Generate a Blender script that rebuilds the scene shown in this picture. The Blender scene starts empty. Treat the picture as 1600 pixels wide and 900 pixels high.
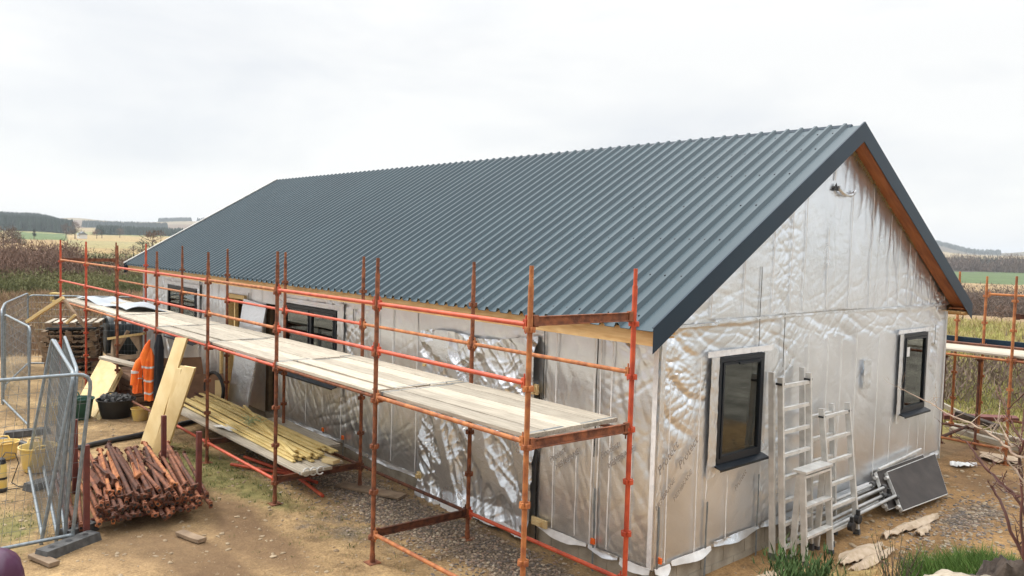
import bpy, math, random, numpy as np
from mathutils import Vector, Matrix
random.seed(7); RNG = np.random.default_rng(11)
SC = bpy.context.scene
COL = SC.collection
# ------------------------------------------------------------------ camera frame (calibrated)
F, YAW, PITCH, ROLL = 1240.5, -48.586, -3.112, -1.604
CAM = Vector((4.917, -6.334, 3.27))
y_, p_, r_ = [math.radians(a) for a in (YAW, PITCH, ROLL)]
FW = Vector((math.sin(y_)*math.cos(p_), math.cos(y_)*math.cos(p_), math.sin(p_)))
RT0 = Vector((math.cos(y_), -math.sin(y_), 0)); UP0 = RT0.cross(FW)
RT = RT0*math.cos(r_) - UP0*math.sin(r_); UP = UP0*math.cos(r_) + RT0*math.sin(r_)
def ray(u, v): return FW + RT*((u-800)/F) - UP*((v-450)/F)
def un(u, v, ax, val):                       # photo pixel -> point on a world plane
    d = ray(u, v); return CAM + d*((val-CAM[ax])/d[ax])
def dp(u, v, depth): return CAM + ray(u, v)*depth
G = -0.22
# ------------------------------------------------------------------ numpy noise
def _h(ix, iy, s):
    n = (ix.astype(np.int64)*374761393 + iy.astype(np.int64)*668265263 + s*69069) & 0x7fffffff
    n = ((n ^ (n >> 13))*1274126177) & 0x7fffffff
    return ((n ^ (n >> 16)) & 0xffff)/65535.0
def vn(x, y, s=0):
    x = np.asarray(x, float); y = np.asarray(y, float)
    ix = np.floor(x); iy = np.floor(y); fx = x-ix; fy = y-iy
    fx = fx*fx*(3-2*fx); fy = fy*fy*(3-2*fy)
    a = _h(ix, iy, s); b = _h(ix+1, iy, s); c = _h(ix, iy+1, s); d = _h(ix+1, iy+1, s)
    return (a*(1-fx)+b*fx)*(1-fy)+(c*(1-fx)+d*fx)*fy
def fbm(x, y, s=0, o=4):
    t = 0; a = .5; n = 0
    for i in range(o):
        t = t+a*vn(x, y, s+i*17); n += a; a *= .5; x = np.asarray(x)*2.03+1.7; y = np.asarray(y)*2.03+3.1
    return t/n
def ridge(x, y, s=0, o=3):
    t = 0; a = .5; n = 0
    for i in range(o):
        t = t+a*(1-np.abs(2*vn(x, y, s+i*13)-1))**2.2; n += a; a *= .5; x = np.asarray(x)*1.9+.7; y = np.asarray(y)*1.9+2.1
    return t/n
def crum(x, y, n, f0, f1, th0, th1, s=0, slope=.2, cov=.5):
    """crumpled sheet: overlapping straight-sided folds with sharp creases"""
    r = random.Random(s*77+5); t = 0*x
    for i in range(n):
        f = f0*(f1/f0)**r.random(); th = math.radians(r.uniform(th0, th1)); c, q = math.cos(th), math.sin(th)
        a = x*c+y*q; b = -x*q+y*c
        p = a*f+.9*(fbm(x*f*.35+i*3.1, y*f*.35, s+i, 2)-.5)+r.random()
        fr = p-np.floor(p); k = r.uniform(.10, .26); k2 = k*r.uniform(.5, 1.6); e = fr-.45; tri = np.clip(np.where(e < 0, 1+e/k, 1-e/k2), 0, 1)*k*2
        m = sstep(1-cov-.02, 1-cov+.20, fbm(a*f*.45+i*5.3, b*f*.09+i, s+60+i, 2))
        t = t+m*tri*slope/(2*f)
    return t
# ------------------------------------------------------------------ terrain height
LD = [0, 25, 40, 60, 100, 200, 450, 700, 900, 1250, 1500, 2500, 3500, 9000]
LZ = [G, G, -.35, -.9, -1.2, -.9, -.4, 1.0, 3, 6.5, 12, 39, 30, -40]
RD = [0, 20, 40, 80, 160, 250, 350, 600, 720, 1500, 2500, 3500, 9000]
RZ = [G, G, -.35, -1.9, -6.6, -6.7, -6.2, -5.9, -5, 6, 14, 20, -40]
def sstep(a, b, x):
    t = np.clip((np.asarray(x, float)-a)/(b-a), 0, 1); return t*t*(3-2*t)
def polar(x, y):
    dx = np.asarray(x, float)-CAM.x; dy = np.asarray(y, float)-CAM.y
    d = np.hypot(dx, dy); az = np.arctan2(dx, dy)-y_
    az = (az+math.pi) % (2*math.pi)-math.pi
    u = 800+F*np.tan(np.clip(az, -1.2, 1.2))
    return d, az, u
def gz(x, y):
    x = np.asarray(x, float); y = np.asarray(y, float)
    d, az, u = polar(x, y)
    zl = np.interp(d, LD, LZ); zr = np.interp(d, RD, RZ)
    w = sstep(500, 1400, u); z = zl*(1-w)+zr*w
    hill = np.exp(-((d-1250)/330.)**2)*9*sstep(112, 55, u)
    z = z+hill+sstep(1600, 2500, d)*(7*np.exp(-((u-118)/38.)**2)+10*np.exp(-((u-300)/60.)**2)+26*sstep(1530, 1440, u)*sstep(1200, 1440, u)+13*sstep(1560, 1640, u))
    z = z+sstep(35, 300, d)*(fbm(x/60., y/60., 5)-.5)*1.0+sstep(900, 2500, d)*(fbm(x/500., y/500., 9)-.5)*12
    # small lumps of the building site
    z = z+(1-sstep(60, 120, d))*((fbm(x/1.3, y/1.3, 21)-.5)*.05+(fbm(x/.35, y/.35, 22)-.5)*.018*(d < 30))
    # bank the photographer stands on
    br = 1.19+.14*sstep(1000, 1275, u)+.10*sstep(1300, 1450, u)+.08*sstep(1450, 1560, u)+(fbm(x/.7, y/.7, 31)-.5)*.10
    edge = 3.7+1.45*sstep(1120, 1290, u)+.35*(fbm(x/.9+5, y/.9, 33)-.5)
    bank = br*(1-sstep(edge, edge+1.7, d)); z = z-.10*np.exp(-((x-.5)/1.0)**2)*sstep(-2, 0, y)*sstep(8.5, 6.5, y)
    return z+bank*1.13
def gz1(x, y): return float(gz(np.array([x]), np.array([y]))[0])
# ------------------------------------------------------------------ mesh builder
class MB:
    def __init__(s): s.v = []; s.f = []; s.m = []; s.cm = 0
    def add(s, vs, fs):
        o = len(s.v); s.v += [tuple(p) for p in vs]; s.f += [tuple(i+o for i in f) for f in fs]; s.m += [s.cm]*len(fs); return s
    def boxm(s, M, hx, hy, hz):
        c = [M @ Vector((a*hx, b*hy, e*hz)) for e in (-1, 1) for b in (-1, 1) for a in (-1, 1)]
        return s.add(c, [(0,2,3,1),(4,5,7,6),(0,1,5,4),(2,6,7,3),(0,4,6,2),(1,3,7,5)])
    def box(s, a, b):
        a = Vector(a); b = Vector(b); c = (a+b)/2; h = (b-a)/2
        return s.boxm(Matrix.Translation(c), abs(h.x), abs(h.y), abs(h.z))
    def bar(s, p0, p1, w, h, up=(0,0,1)):     # w across, h along 'up'
        p0 = Vector(p0); p1 = Vector(p1); d = p1-p0; L = d.length; d.normalize()
        up = Vector(up)
        if abs(d.dot(up)) > .98: up = Vector((1,0,0))
        sd = d.cross(up).normalized(); up2 = sd.cross(d)
        M = Matrix((( d.x, sd.x, up2.x, 0), (d.y, sd.y, up2.y, 0), (d.z, sd.z, up2.z, 0), (0,0,0,1)))
        return s.boxm(Matrix.Translation((p0+p1)/2) @ M, L/2, w/2, h/2)
    def tube(s, p0, p1, r, n=10, r2=None, cap=True, hollow=False):
        return s.poly([p0, p1], [r, r if r2 is None else r2], n, cap, hollow)
    def poly(s, pts, rr, n=8, cap=True, hollow=False):
        pts = [Vector(p) for p in pts]; k = len(pts)
        if not hasattr(rr, '__len__'): rr = [rr]*k
        o = len(s.v); prev = None
        for i, p in enumerate(pts):
            d = (pts[min(i+1, k-1)]-pts[max(i-1, 0)]).normalized()
            if prev is None:
                a = Vector((0,0,1)) if abs(d.z) < .9 else Vector((1,0,0)); x = d.cross(a).normalized()
            else: x = (prev-d*prev.dot(d)).normalized()
            prev = x; y = d.cross(x)
            for j in range(n):
                t = 2*math.pi*j/n; s.v.append(tuple(p+(x*math.cos(t)+y*math.sin(t))*rr[i]))
        for i in range(k-1):
            for j in range(n):
                s.f.append((o+i*n+j, o+i*n+(j+1) % n, o+(i+1)*n+(j+1) % n, o+(i+1)*n+j)); s.m.append(s.cm)
        if cap:
            s.f.append(tuple(o+j for j in reversed(range(n)))); s.f.append(tuple(o+(k-1)*n+j for j in range(n))); s.m += [s.cm]*2
        return s
    def lathe(s, c, prof, n=20, sy=1., cap=True):
        o = len(s.v)
        for r, z in prof:
            for j in range(n):
                t = 2*math.pi*j/n; s.v.append((c[0]+r*math.cos(t), c[1]+r*sy*math.sin(t), c[2]+z))
        for i in range(len(prof)-1):
            for j in range(n):
                s.f.append((o+i*n+j, o+i*n+(j+1) % n, o+(i+1)*n+(j+1) % n, o+(i+1)*n+j)); s.m.append(s.cm)
        if cap: s.f.append(tuple(o+j for j in reversed(range(n)))); s.f.append(tuple(o+(len(prof)-1)*n+j for j in range(n))); s.m += [s.cm]*2
        return s
    def grid(s, P, mask=None):                # P: (a,b,3) array
        a, b = P.shape[:2]; o = len(s.v); s.v += [tuple(p) for p in P.reshape(-1, 3).tolist()]
        for i in range(a-1):
            for j in range(b-1):
                if mask is None or mask[i, j]:
                    s.f.append((o+i*b+j, o+(i+1)*b+j, o+(i+1)*b+j+1, o+i*b+j+1)); s.m.append(s.cm)
        return s
    def slab(s, P, n, th):                    # grid with thickness th along vector n
        a, b = P.shape[:2]; s.grid(P); Q = P-np.array(n)*th
        s.grid(Q[::-1])
        e = [[(i, 0) for i in range(a)], [(a-1, j) for j in range(b)], [(i, b-1) for i in reversed(range(a))], [(0, j) for j in reversed(range(b))]]
        for L in e:
            o = len(s.v)
            for i, j in L: s.v.append(tuple(P[i, j])); s.v.append(tuple(Q[i, j]))
            for k in range(len(L)-1): s.f.append((o+2*k, o+2*k+1, o+2*k+3, o+2*k+2)); s.m.append(s.cm)
        return s
    def prism(s, poly, ext):                  # polygon points + extrusion vector
        poly = [Vector(p) for p in poly]; ext = Vector(ext); n = len(poly)
        return s.add(poly+[p+ext for p in poly], [tuple(range(n))[::-1], tuple(range(n, 2*n))]+[(i, (i+1) % n, n+(i+1) % n, n+i) for i in range(n)])
    def build(s, name, mat, parent=None, smooth=35, loc=None, label=None, fix=True):
        L = parent['_w'] if parent is not None else (0, 0, 0)
        base = Vector(loc) if loc is not None else Vector(L)
        me = bpy.data.meshes.new(name)
        vv = [(x-base.x, y-base.y, z-base.z) for x, y, z in s.v]
        me.from_pydata(vv, [], s.f); me.update()
        for m in (mat if isinstance(mat, (list, tuple)) else [mat]): me.materials.append(m)
        me.polygons.foreach_set('material_index', s.m)
        if fix and len(s.f) < 60000:
            import bmesh
            bm = bmesh.new(); bm.from_mesh(me); bmesh.ops.recalc_face_normals(bm, faces=bm.faces); bm.to_mesh(me); bm.free()
        if smooth:
            me.polygons.foreach_set('use_smooth', [True]*len(me.polygons)); me.set_sharp_from_angle(angle=math.radians(smooth))
        o = bpy.data.objects.new(name, me); COL.objects.link(o)
        if parent is not None:
            o.parent = parent; o.location = base-Vector(L)
        else: o.location = base
        o['_w'] = tuple(base)
        if label: o['label'] = label
        return o
def tag(o, label=None, cat=None, group=None, kind=None):
    if label: o['label'] = label
    if cat: o['category'] = cat
    if group: o['group'] = group
    if kind: o['kind'] = kind
    return o
def thing(name, loc, label, cat, group=None):
    o = bpy.data.objects.new(name, None); COL.objects.link(o); o.location = loc; o['_w'] = tuple(loc); o.empty_display_size = .2
    return tag(o, label, cat, group)
def dup(root, parent=None):
    c = root.copy(); COL.objects.link(c)
    if parent is not None: c.parent = parent
    for ch in [k for k in bpy.data.objects if k.parent == root]: dup(ch, c)
    return c
# ------------------------------------------------------------------ materials
def newmat(name):
    m = bpy.data.materials.new(name); m.use_nodes = True; nt = m.node_tree
    return m, nt, nt.nodes['Principled BSDF'], nt.nodes.new, nt.links.new
def rgb(c): return (c[0], c[1], c[2], 1)
def mat(name, c, c2=None, rough=.7, metal=0., scale=6, detail=6, bump=0., bscale=None, stretch=(1,1,1), spec=.5, rand=0., lo=.35, hi=.65, coat=0.):
    m, nt, B, N, Lk = newmat(name)
    B.inputs['Roughness'].default_value = rough; B.inputs['Metallic'].default_value = metal
    B.inputs['Specular IOR Level'].default_value = spec; B.inputs['Coat Weight'].default_value = coat
    tc = N('ShaderNodeTexCoord'); mp = N('ShaderNodeMapping'); mp.inputs['Scale'].default_value = stretch; Lk(tc.outputs['Object'], mp.inputs[0])
    oi = N('ShaderNodeObjectInfo'); ad = N('ShaderNodeVectorMath'); ad.operation = 'ADD'; sc = N('ShaderNodeVectorMath'); sc.operation = 'SCALE'
    sc.inputs[0].default_value = (17, 31, 13); Lk(oi.outputs['Random'], sc.inputs['Scale']); Lk(mp.outputs[0], ad.inputs[0]); Lk(sc.outputs[0], ad.inputs[1])
    nz = N('ShaderNodeTexNoise'); nz.inputs['Scale'].default_value = scale; nz.inputs['Detail'].default_value = detail; Lk(ad.outputs[0], nz.inputs['Vector'])
    rp = N('ShaderNodeValToRGB'); rp.color_ramp.elements[0].position = lo; rp.color_ramp.elements[1].position = hi
    if c2 is None: c2 = tuple(x*.72 for x in c)
    rp.color_ramp.elements[0].color = rgb(c2); rp.color_ramp.elements[1].color = rgb(c)
    Lk(nz.outputs[0], rp.inputs[0]); out = rp.outputs[0]
    if rand:
        hs = N('ShaderNodeHueSaturation'); mr = N('ShaderNodeMapRange'); mr.inputs[3].default_value = 1-rand; mr.inputs[4].default_value = 1+rand
        Lk(oi.outputs['Random'], mr.inputs[0]); Lk(mr.outputs[0], hs.inputs['Value']); Lk(out, hs.inputs['Color']); out = hs.outputs[0]
    Lk(out, B.inputs['Base Color'])
    if bump:
        n2 = N('ShaderNodeTexNoise'); n2.inputs['Scale'].default_value = bscale or scale*4; n2.inputs['Detail'].default_value = 5; Lk(ad.outputs[0], n2.inputs['Vector'])
        bp = N('ShaderNodeBump'); bp.inputs['Strength'].default_value = bump; bp.inputs['Distance'].default_value = .01; Lk(n2.outputs[0], bp.inputs['Height']); Lk(bp.outputs[0], B.inputs['Normal'])
    return m
M = {}
M['red'] = mat('red_oxide_paint', (.60,.10,.035), (.40,.055,.025), .55, scale=9, bump=.2)
M['rust'] = mat('rusty_steel', (.29,.10,.042), (.12,.042,.022), .8, scale=14, bump=.4, rand=.15)
M['orange'] = mat('orange_rust_steel', (.50,.19,.06), (.27,.085,.035), .75, scale=11, bump=.35, rand=.1)
M['darkrust'] = mat('dark_rust_steel', (.15,.050,.022), (.055,.02,.012), .8, scale=12, bump=.4, rand=.2)
M['deep'] = mat('maroon_steel', (.15,.035,.025), (.10,.025,.02), .7, scale=9)
M['board'] = mat('weathered_scaffold_board', (.53,.475,.385), (.32,.28,.22), .85, scale=3.5, stretch=(1,14,14), bump=.25, bscale=9, rand=.24, lo=.3, hi=.7)
M['pine'] = mat('fresh_yellow_pine', (.74,.56,.27), (.62,.43,.18), .7, scale=3, stretch=(1,9,9), rand=.08, bump=.1)
M['ply'] = mat('yellow_plywood', (.74,.58,.31), (.64,.47,.22), .75, scale=2.5, stretch=(1,4,1), rand=.06)
M['batten'] = mat('treated_yellow_batten', (.78,.62,.28), (.62,.47,.18), .75, scale=4, rand=.14)
M['fascia'] = mat('fascia_timber', (.76,.52,.25), (.58,.34,.13), .65, scale=2.5, stretch=(1,6,10), bump=.1)
M['orangewood'] = mat('orange_timber', (.78,.42,.13), (.60,.29,.08), .7, scale=3, stretch=(6,6,1))
M['stain'] = mat('stained_soffit_timber', (.42,.15,.045), (.27,.085,.025), .6, scale=2.5, stretch=(8,1,1), bump=.15)
M['oldwood'] = mat('grey_old_timber', (.33,.24,.16), (.20,.14,.09), .9, scale=6, rand=.2, bump=.3)
M['frame'] = mat('anthracite_frame', (.009,.014,.021), (.007,.011,.017), .35, spec=.35)
M['flash'] = mat('slate_blue_flashing', (.007,.026,.047), (.006,.021,.040), .42, scale=1.5, spec=.35)
M['roof'] = mat('slate_blue_roof_sheet', (.033,.063,.080), (.027,.054,.070), .36, scale=.9, spec=.42, bump=.03, bscale=3)
M['galv'] = mat('galvanised_steel', (.27,.31,.34), (.19,.22,.24), .45, metal=.5, scale=20, rand=.08)
M['alu'] = mat('aluminium', (.74,.73,.70), (.58,.57,.54), .42, metal=.25, scale=9, bump=.08)
M['black'] = mat('black_plastic', (.022,.022,.024), (.012,.012,.013), .5, scale=7)
M['rubber'] = mat('grey_rubber', (.10,.10,.10), (.055,.055,.055), .9, scale=12, bump=.4)
M['phenol'] = mat('brown_black_phenolic_ply', (.06,.048,.042), (.035,.028,.025), .7, scale=4, bump=.05)
M['yellow'] = mat('yellow_plastic', (.72,.52,.13), (.62,.46,.2), .55, scale=6)
M['green'] = mat('green_plastic', (.02,.10,.07), (.015,.07,.05), .5)
M['concrete'] = mat('concrete_block', (.40,.36,.29), (.27,.24,.19), .95, scale=5, bump=.5, bscale=60)
M['white'] = mat('white_membrane', (.80,.80,.79), (.66,.66,.65), .55, scale=9)
M['cloth'] = mat('cream_cloth', (.58,.46,.34), (.45,.34,.23), .9, scale=12, bump=.2)
M['tape'] = mat('white_tape', (.86,.87,.88), (.68,.69,.70), .5, scale=14, lo=.3, hi=.55)
M['hivis'] = mat('hi_vis_orange', (.95,.20,.02), (.85,.13,.015), .8, scale=9)
M['silver'] = mat('reflective_band', (.72,.73,.74), (.6,.6,.62), .4)
M['coat'] = mat('dark_cloth', (.018,.02,.028), (.01,.01,.014), .9)
M['purple'] = mat('purple_plastic_sheet', (.10,.035,.085), (.06,.02,.05), .35, scale=3, bump=.6, bscale=7)
M['stone'] = mat('grey_stone', (.42,.36,.28), (.20,.165,.125), .95, scale=8, bump=.9, bscale=22)
M['brownbox'] = mat('brown_board', (.27,.155,.09), (.18,.10,.06), .85, scale=4)
M['tank'] = mat('dark_tank_plastic', (.018,.03,.036), (.012,.02,.025), .45, scale=4)
M['inside'] = mat('osb_lining', (.30,.21,.12), (.2,.14,.08), .9, scale=9)
M['print'] = mat('grey_print', (.40,.375,.36), (.27,.25,.245), .45, metal=.5, scale=25)
M['insul'] = mat('insulation_wool', (.50,.40,.20), (.35,.26,.12), .95, scale=30, bump=.8, bscale=60)
def foil(name, base, rough, fine, large, sx=(1,1,1)):
    m, nt, B, N, Lk = newmat(name)
    B.inputs['Metallic'].default_value = .88
    tc = N('ShaderNodeTexCoord'); mp = N('ShaderNodeMapping'); mp.inputs['Scale'].default_value = sx; Lk(tc.outputs['Object'], mp.inputs[0])
    n0 = N('ShaderNodeTexNoise'); n0.inputs['Scale'].default_value = 1.3; n0.inputs['Detail'].default_value = 3; Lk(mp.outputs[0], n0.inputs['Vector'])
    rp = N('ShaderNodeValToRGB'); rp.color_ramp.elements[0].position = .3; rp.color_ramp.elements[1].position = .7
    rp.color_ramp.elements[0].color = rgb([c*.86 for c in base]); rp.color_ramp.elements[1].color = rgb(base); Lk(n0.outputs[0], rp.inputs[0]); Lk(rp.outputs[0], B.inputs['Base Color'])
    mr = N('ShaderNodeMapRange'); mr.inputs[3].default_value = rough-.07; mr.inputs[4].default_value = rough+.1; Lk(n0.outputs[0], mr.inputs[0]); Lk(mr.outputs[0], B.inputs['Roughness'])
    nd = N('ShaderNodeTexNoise'); nd.inputs['Scale'].default_value = 3.5; nd.inputs['Detail'].default_value = 3; Lk(mp.outputs[0], nd.inputs['Vector'])
    vm = N('ShaderNodeVectorMath'); vm.operation = 'MULTIPLY_ADD'; vm.inputs[1].default_value = (.35,.35,.35); Lk(nd.outputs['Color'], vm.inputs[0]); Lk(mp.outputs[0], vm.inputs[2])
    n1 = N('ShaderNodeTexVoronoi'); n1.inputs['Scale'].default_value = 7; n1.inputs['Detail'].default_value = 2; n1.inputs['Roughness'].default_value = .6; Lk(vm.outputs[0], n1.inputs['Vector'])
    n2 = N('ShaderNodeTexNoise'); n2.inputs['Scale'].default_value = 55; n2.inputs['Detail'].default_value = 4; Lk(mp.outputs[0], n2.inputs['Vector'])
    b1 = N('ShaderNodeBump'); b1.inputs['Strength'].default_value = large; b1.inputs['Distance'].default_value = .03; Lk(n1.outputs[0], b1.inputs['Height'])
    b2 = N('ShaderNodeBump'); b2.inputs['Strength'].default_value = fine; b2.inputs['Distance'].default_value = .003; Lk(n2.outputs[0], b2.inputs['Height']); Lk(b1.outputs[0], b2.inputs['Normal'])
    Lk(b2.outputs[0], B.inputs['Normal'])
    return m
M['foil'] = foil('silver_foil_membrane', (.82,.84,.86), .30, .5, .06)
M['foilwild'] = foil('crumpled_silver_foil', (.80,.83,.86), .28, .5, .15)
M['foilband'] = foil('foil_joint_tape', (.93,.95,.97), .30, .7, .3, (3,3,1))
def glassmat():
    m, nt, B, N, Lk = newmat('window_glass')
    nt.nodes.remove(B); out = nt.nodes['Material Output']
    g = N('ShaderNodeBsdfGlossy'); g.inputs['Roughness'].default_value = .02; g.inputs['Color'].default_value = (.8,.85,.82,1)
    t = N('ShaderNodeBsdfTransparent'); t.inputs['Color'].default_value = (.90,.94,.90,1)
    fr = N('ShaderNodeFresnel'); fr.inputs['IOR'].default_value = 2.1
    mx = N('ShaderNodeMixShader'); Lk(fr.outputs[0], mx.inputs[0]); Lk(t.outputs[0], mx.inputs[1]); Lk(g.outputs[0], mx.inputs[2]); Lk(mx.outputs[0], out.inputs[0])
    return m
M['glass'] = glassmat()
M['pipe'] = mat('dull_aluminium', (.50,.50,.49), (.36,.36,.35), .45, metal=.4, scale=9)
def leafmat(name, c, c2, scale=3, trans=.2):
    m = mat(name, c, c2, .85, scale=scale, detail=3, lo=.3, hi=.7, spec=.2); return m
M['grass'] = leafmat('green_grass', (.095,.165,.035), (.045,.085,.02), 3)
M['drygrass'] = leafmat('dry_grass', (.46,.36,.18), (.27,.21,.10), .8)
M['tussock'] = leafmat('yellow_green_tussock', (.50,.46,.17), (.30,.30,.10), .12)
M['heather'] = leafmat('dead_brown_grass', (.34,.23,.14), (.20,.13,.08), .15)
M['scrub'] = leafmat('brown_bare_scrub', (.24,.15,.11), (.13,.085,.065), .25)
M['gorse'] = leafmat('green_gorse', (.21,.20,.09), (.11,.12,.05), .3)
M['broom'] = leafmat('green_broom', (.09,.15,.05), (.03,.055,.02), 6)
M['conifer'] = leafmat('dark_conifer', (.045,.07,.055), (.025,.045,.036), .02)
M['baretree'] = leafmat('bare_tree_twigs', (.20,.15,.12), (.11,.08,.065), .2)
M['bark'] = mat('bark', (.13,.09,.065), (.07,.05,.035), .9, scale=9)
M['redtwig'] = mat('red_brown_twig', (.13,.04,.03), (.06,.024,.02), .6, scale=8)
M['greytwig'] = mat('lichen_grey_twig', (.42,.33,.25), (.23,.15,.11), .8, scale=12)
M['peat'] = mat('dark_peaty_root', (.075,.055,.042), (.03,.022,.018), .95, scale=9, bump=1, bscale=30)
# ------------------------------------------------------------------ world, sun, camera
def make_world():
    w = bpy.data.worlds.new('World'); SC.world = w; w.use_nodes = True; nt = w.node_tree; N = nt.nodes.new; Lk = nt.links.new
    out = nt.nodes['World Output']; bg = nt.nodes['Background']
    sky = N('ShaderNodeTexSky'); sky.sky_type = 'NISHITA'; sky.sun_disc = False; sky.sun_elevation = math.radians(42); sky.sun_rotation = math.radians(SUNROT)
    Lk(sky.outputs[0], bg.inputs[0]); bg.inputs[1].default_value = .12
    tc = N('ShaderNodeTexCoord'); sp = N('ShaderNodeSeparateXYZ'); Lk(tc.outputs['Generated'], sp.inputs[0])
    mp = N('ShaderNodeMapping'); mp.inputs['Scale'].default_value = (1,1,3.2); mp.inputs['Location'].default_value = (3.1,1.2,.4); Lk(tc.outputs['Generated'], mp.inputs[0])
    nz = N('ShaderNodeTexNoise'); nz.inputs['Scale'].default_value = 2.3; nz.inputs['Detail'].default_value = 7; nz.inputs['Roughness'].default_value = .52; nz.inputs['Distortion'].default_value = .3; Lk(mp.outputs[0], nz.inputs['Vector'])
    rp = N('ShaderNodeValToRGB'); e = rp.color_ramp.elements; e[0].position = .34; e[0].color = (.85,.87,.895,1); e[1].position = .56; e[1].color = (1.0,1.0,.985,1)
    Lk(nz.outputs[0], rp.inputs[0])
    # overcast sky: brighter overhead
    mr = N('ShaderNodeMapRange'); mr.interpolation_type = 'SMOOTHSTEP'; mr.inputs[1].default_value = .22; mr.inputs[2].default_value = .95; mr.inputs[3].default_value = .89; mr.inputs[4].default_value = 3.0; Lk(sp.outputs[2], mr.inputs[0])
    dt = N('ShaderNodeVectorMath'); dt.operation = 'DOT_PRODUCT'; dt.inputs[1].default_value = (.82,-.57,0); Lk(tc.outputs['Generated'], dt.inputs[0])   # added dimming of the unseen sky behind the camera to darken rib flanks
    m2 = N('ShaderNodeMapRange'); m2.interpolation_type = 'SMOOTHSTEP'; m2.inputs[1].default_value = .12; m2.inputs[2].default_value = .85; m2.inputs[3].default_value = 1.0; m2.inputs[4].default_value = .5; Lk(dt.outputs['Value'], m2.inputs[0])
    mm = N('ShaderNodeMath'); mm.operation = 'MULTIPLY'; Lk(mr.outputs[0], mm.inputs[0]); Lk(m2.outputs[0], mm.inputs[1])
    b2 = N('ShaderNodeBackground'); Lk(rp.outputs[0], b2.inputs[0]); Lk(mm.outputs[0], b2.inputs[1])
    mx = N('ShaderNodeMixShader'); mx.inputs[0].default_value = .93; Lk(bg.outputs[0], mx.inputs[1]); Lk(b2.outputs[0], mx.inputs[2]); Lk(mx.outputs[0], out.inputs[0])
SUNAZ = math.radians(-118)   # compass direction the light comes from, from +Y towards +X
SUNROT = math.degrees(SUNAZ)
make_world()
sl = bpy.data.lights.new('sun', 'SUN'); sl.energy = 2.2; sl.angle = math.radians(14); sl.color = (1,.95,.87)
so = bpy.data.objects.new('sun', sl); COL.objects.link(so)
sd = Vector((math.sin(SUNAZ)*math.cos(math.radians(42)), math.cos(SUNAZ)*math.cos(math.radians(42)), math.sin(math.radians(42))))
so.rotation_euler = sd.to_track_quat('Z', 'Y').to_euler(); so.location = (0, 0, 30)
cd = bpy.data.cameras.new('camera'); cam = bpy.data.objects.new('camera', cd); COL.objects.link(cam); SC.camera = cam
cd.sensor_fit = 'HORIZONTAL'; cd.sensor_width = 36; cd.lens = F/1600*36; cd.clip_start = .1; cd.clip_end = 30000
cam.matrix_world = Matrix(((RT.x, UP.x, -FW.x, CAM.x), (RT.y, UP.y, -FW.y, CAM.y), (RT.z, UP.z, -FW.z, CAM.z), (0,0,0,1)))
SC.view_settings.view_transform = 'Standard'; SC.view_settings.look = 'None'; SC.view_settings.exposure = .22; SC.view_settings.gamma = 1; SC.view_settings.use_curve_mapping = False
SC.render.resolution_x = 1024; SC.render.resolution_y = 576
SC.cycles.max_bounces = 6; SC.cycles.transparent_max_bounces = 16
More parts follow.
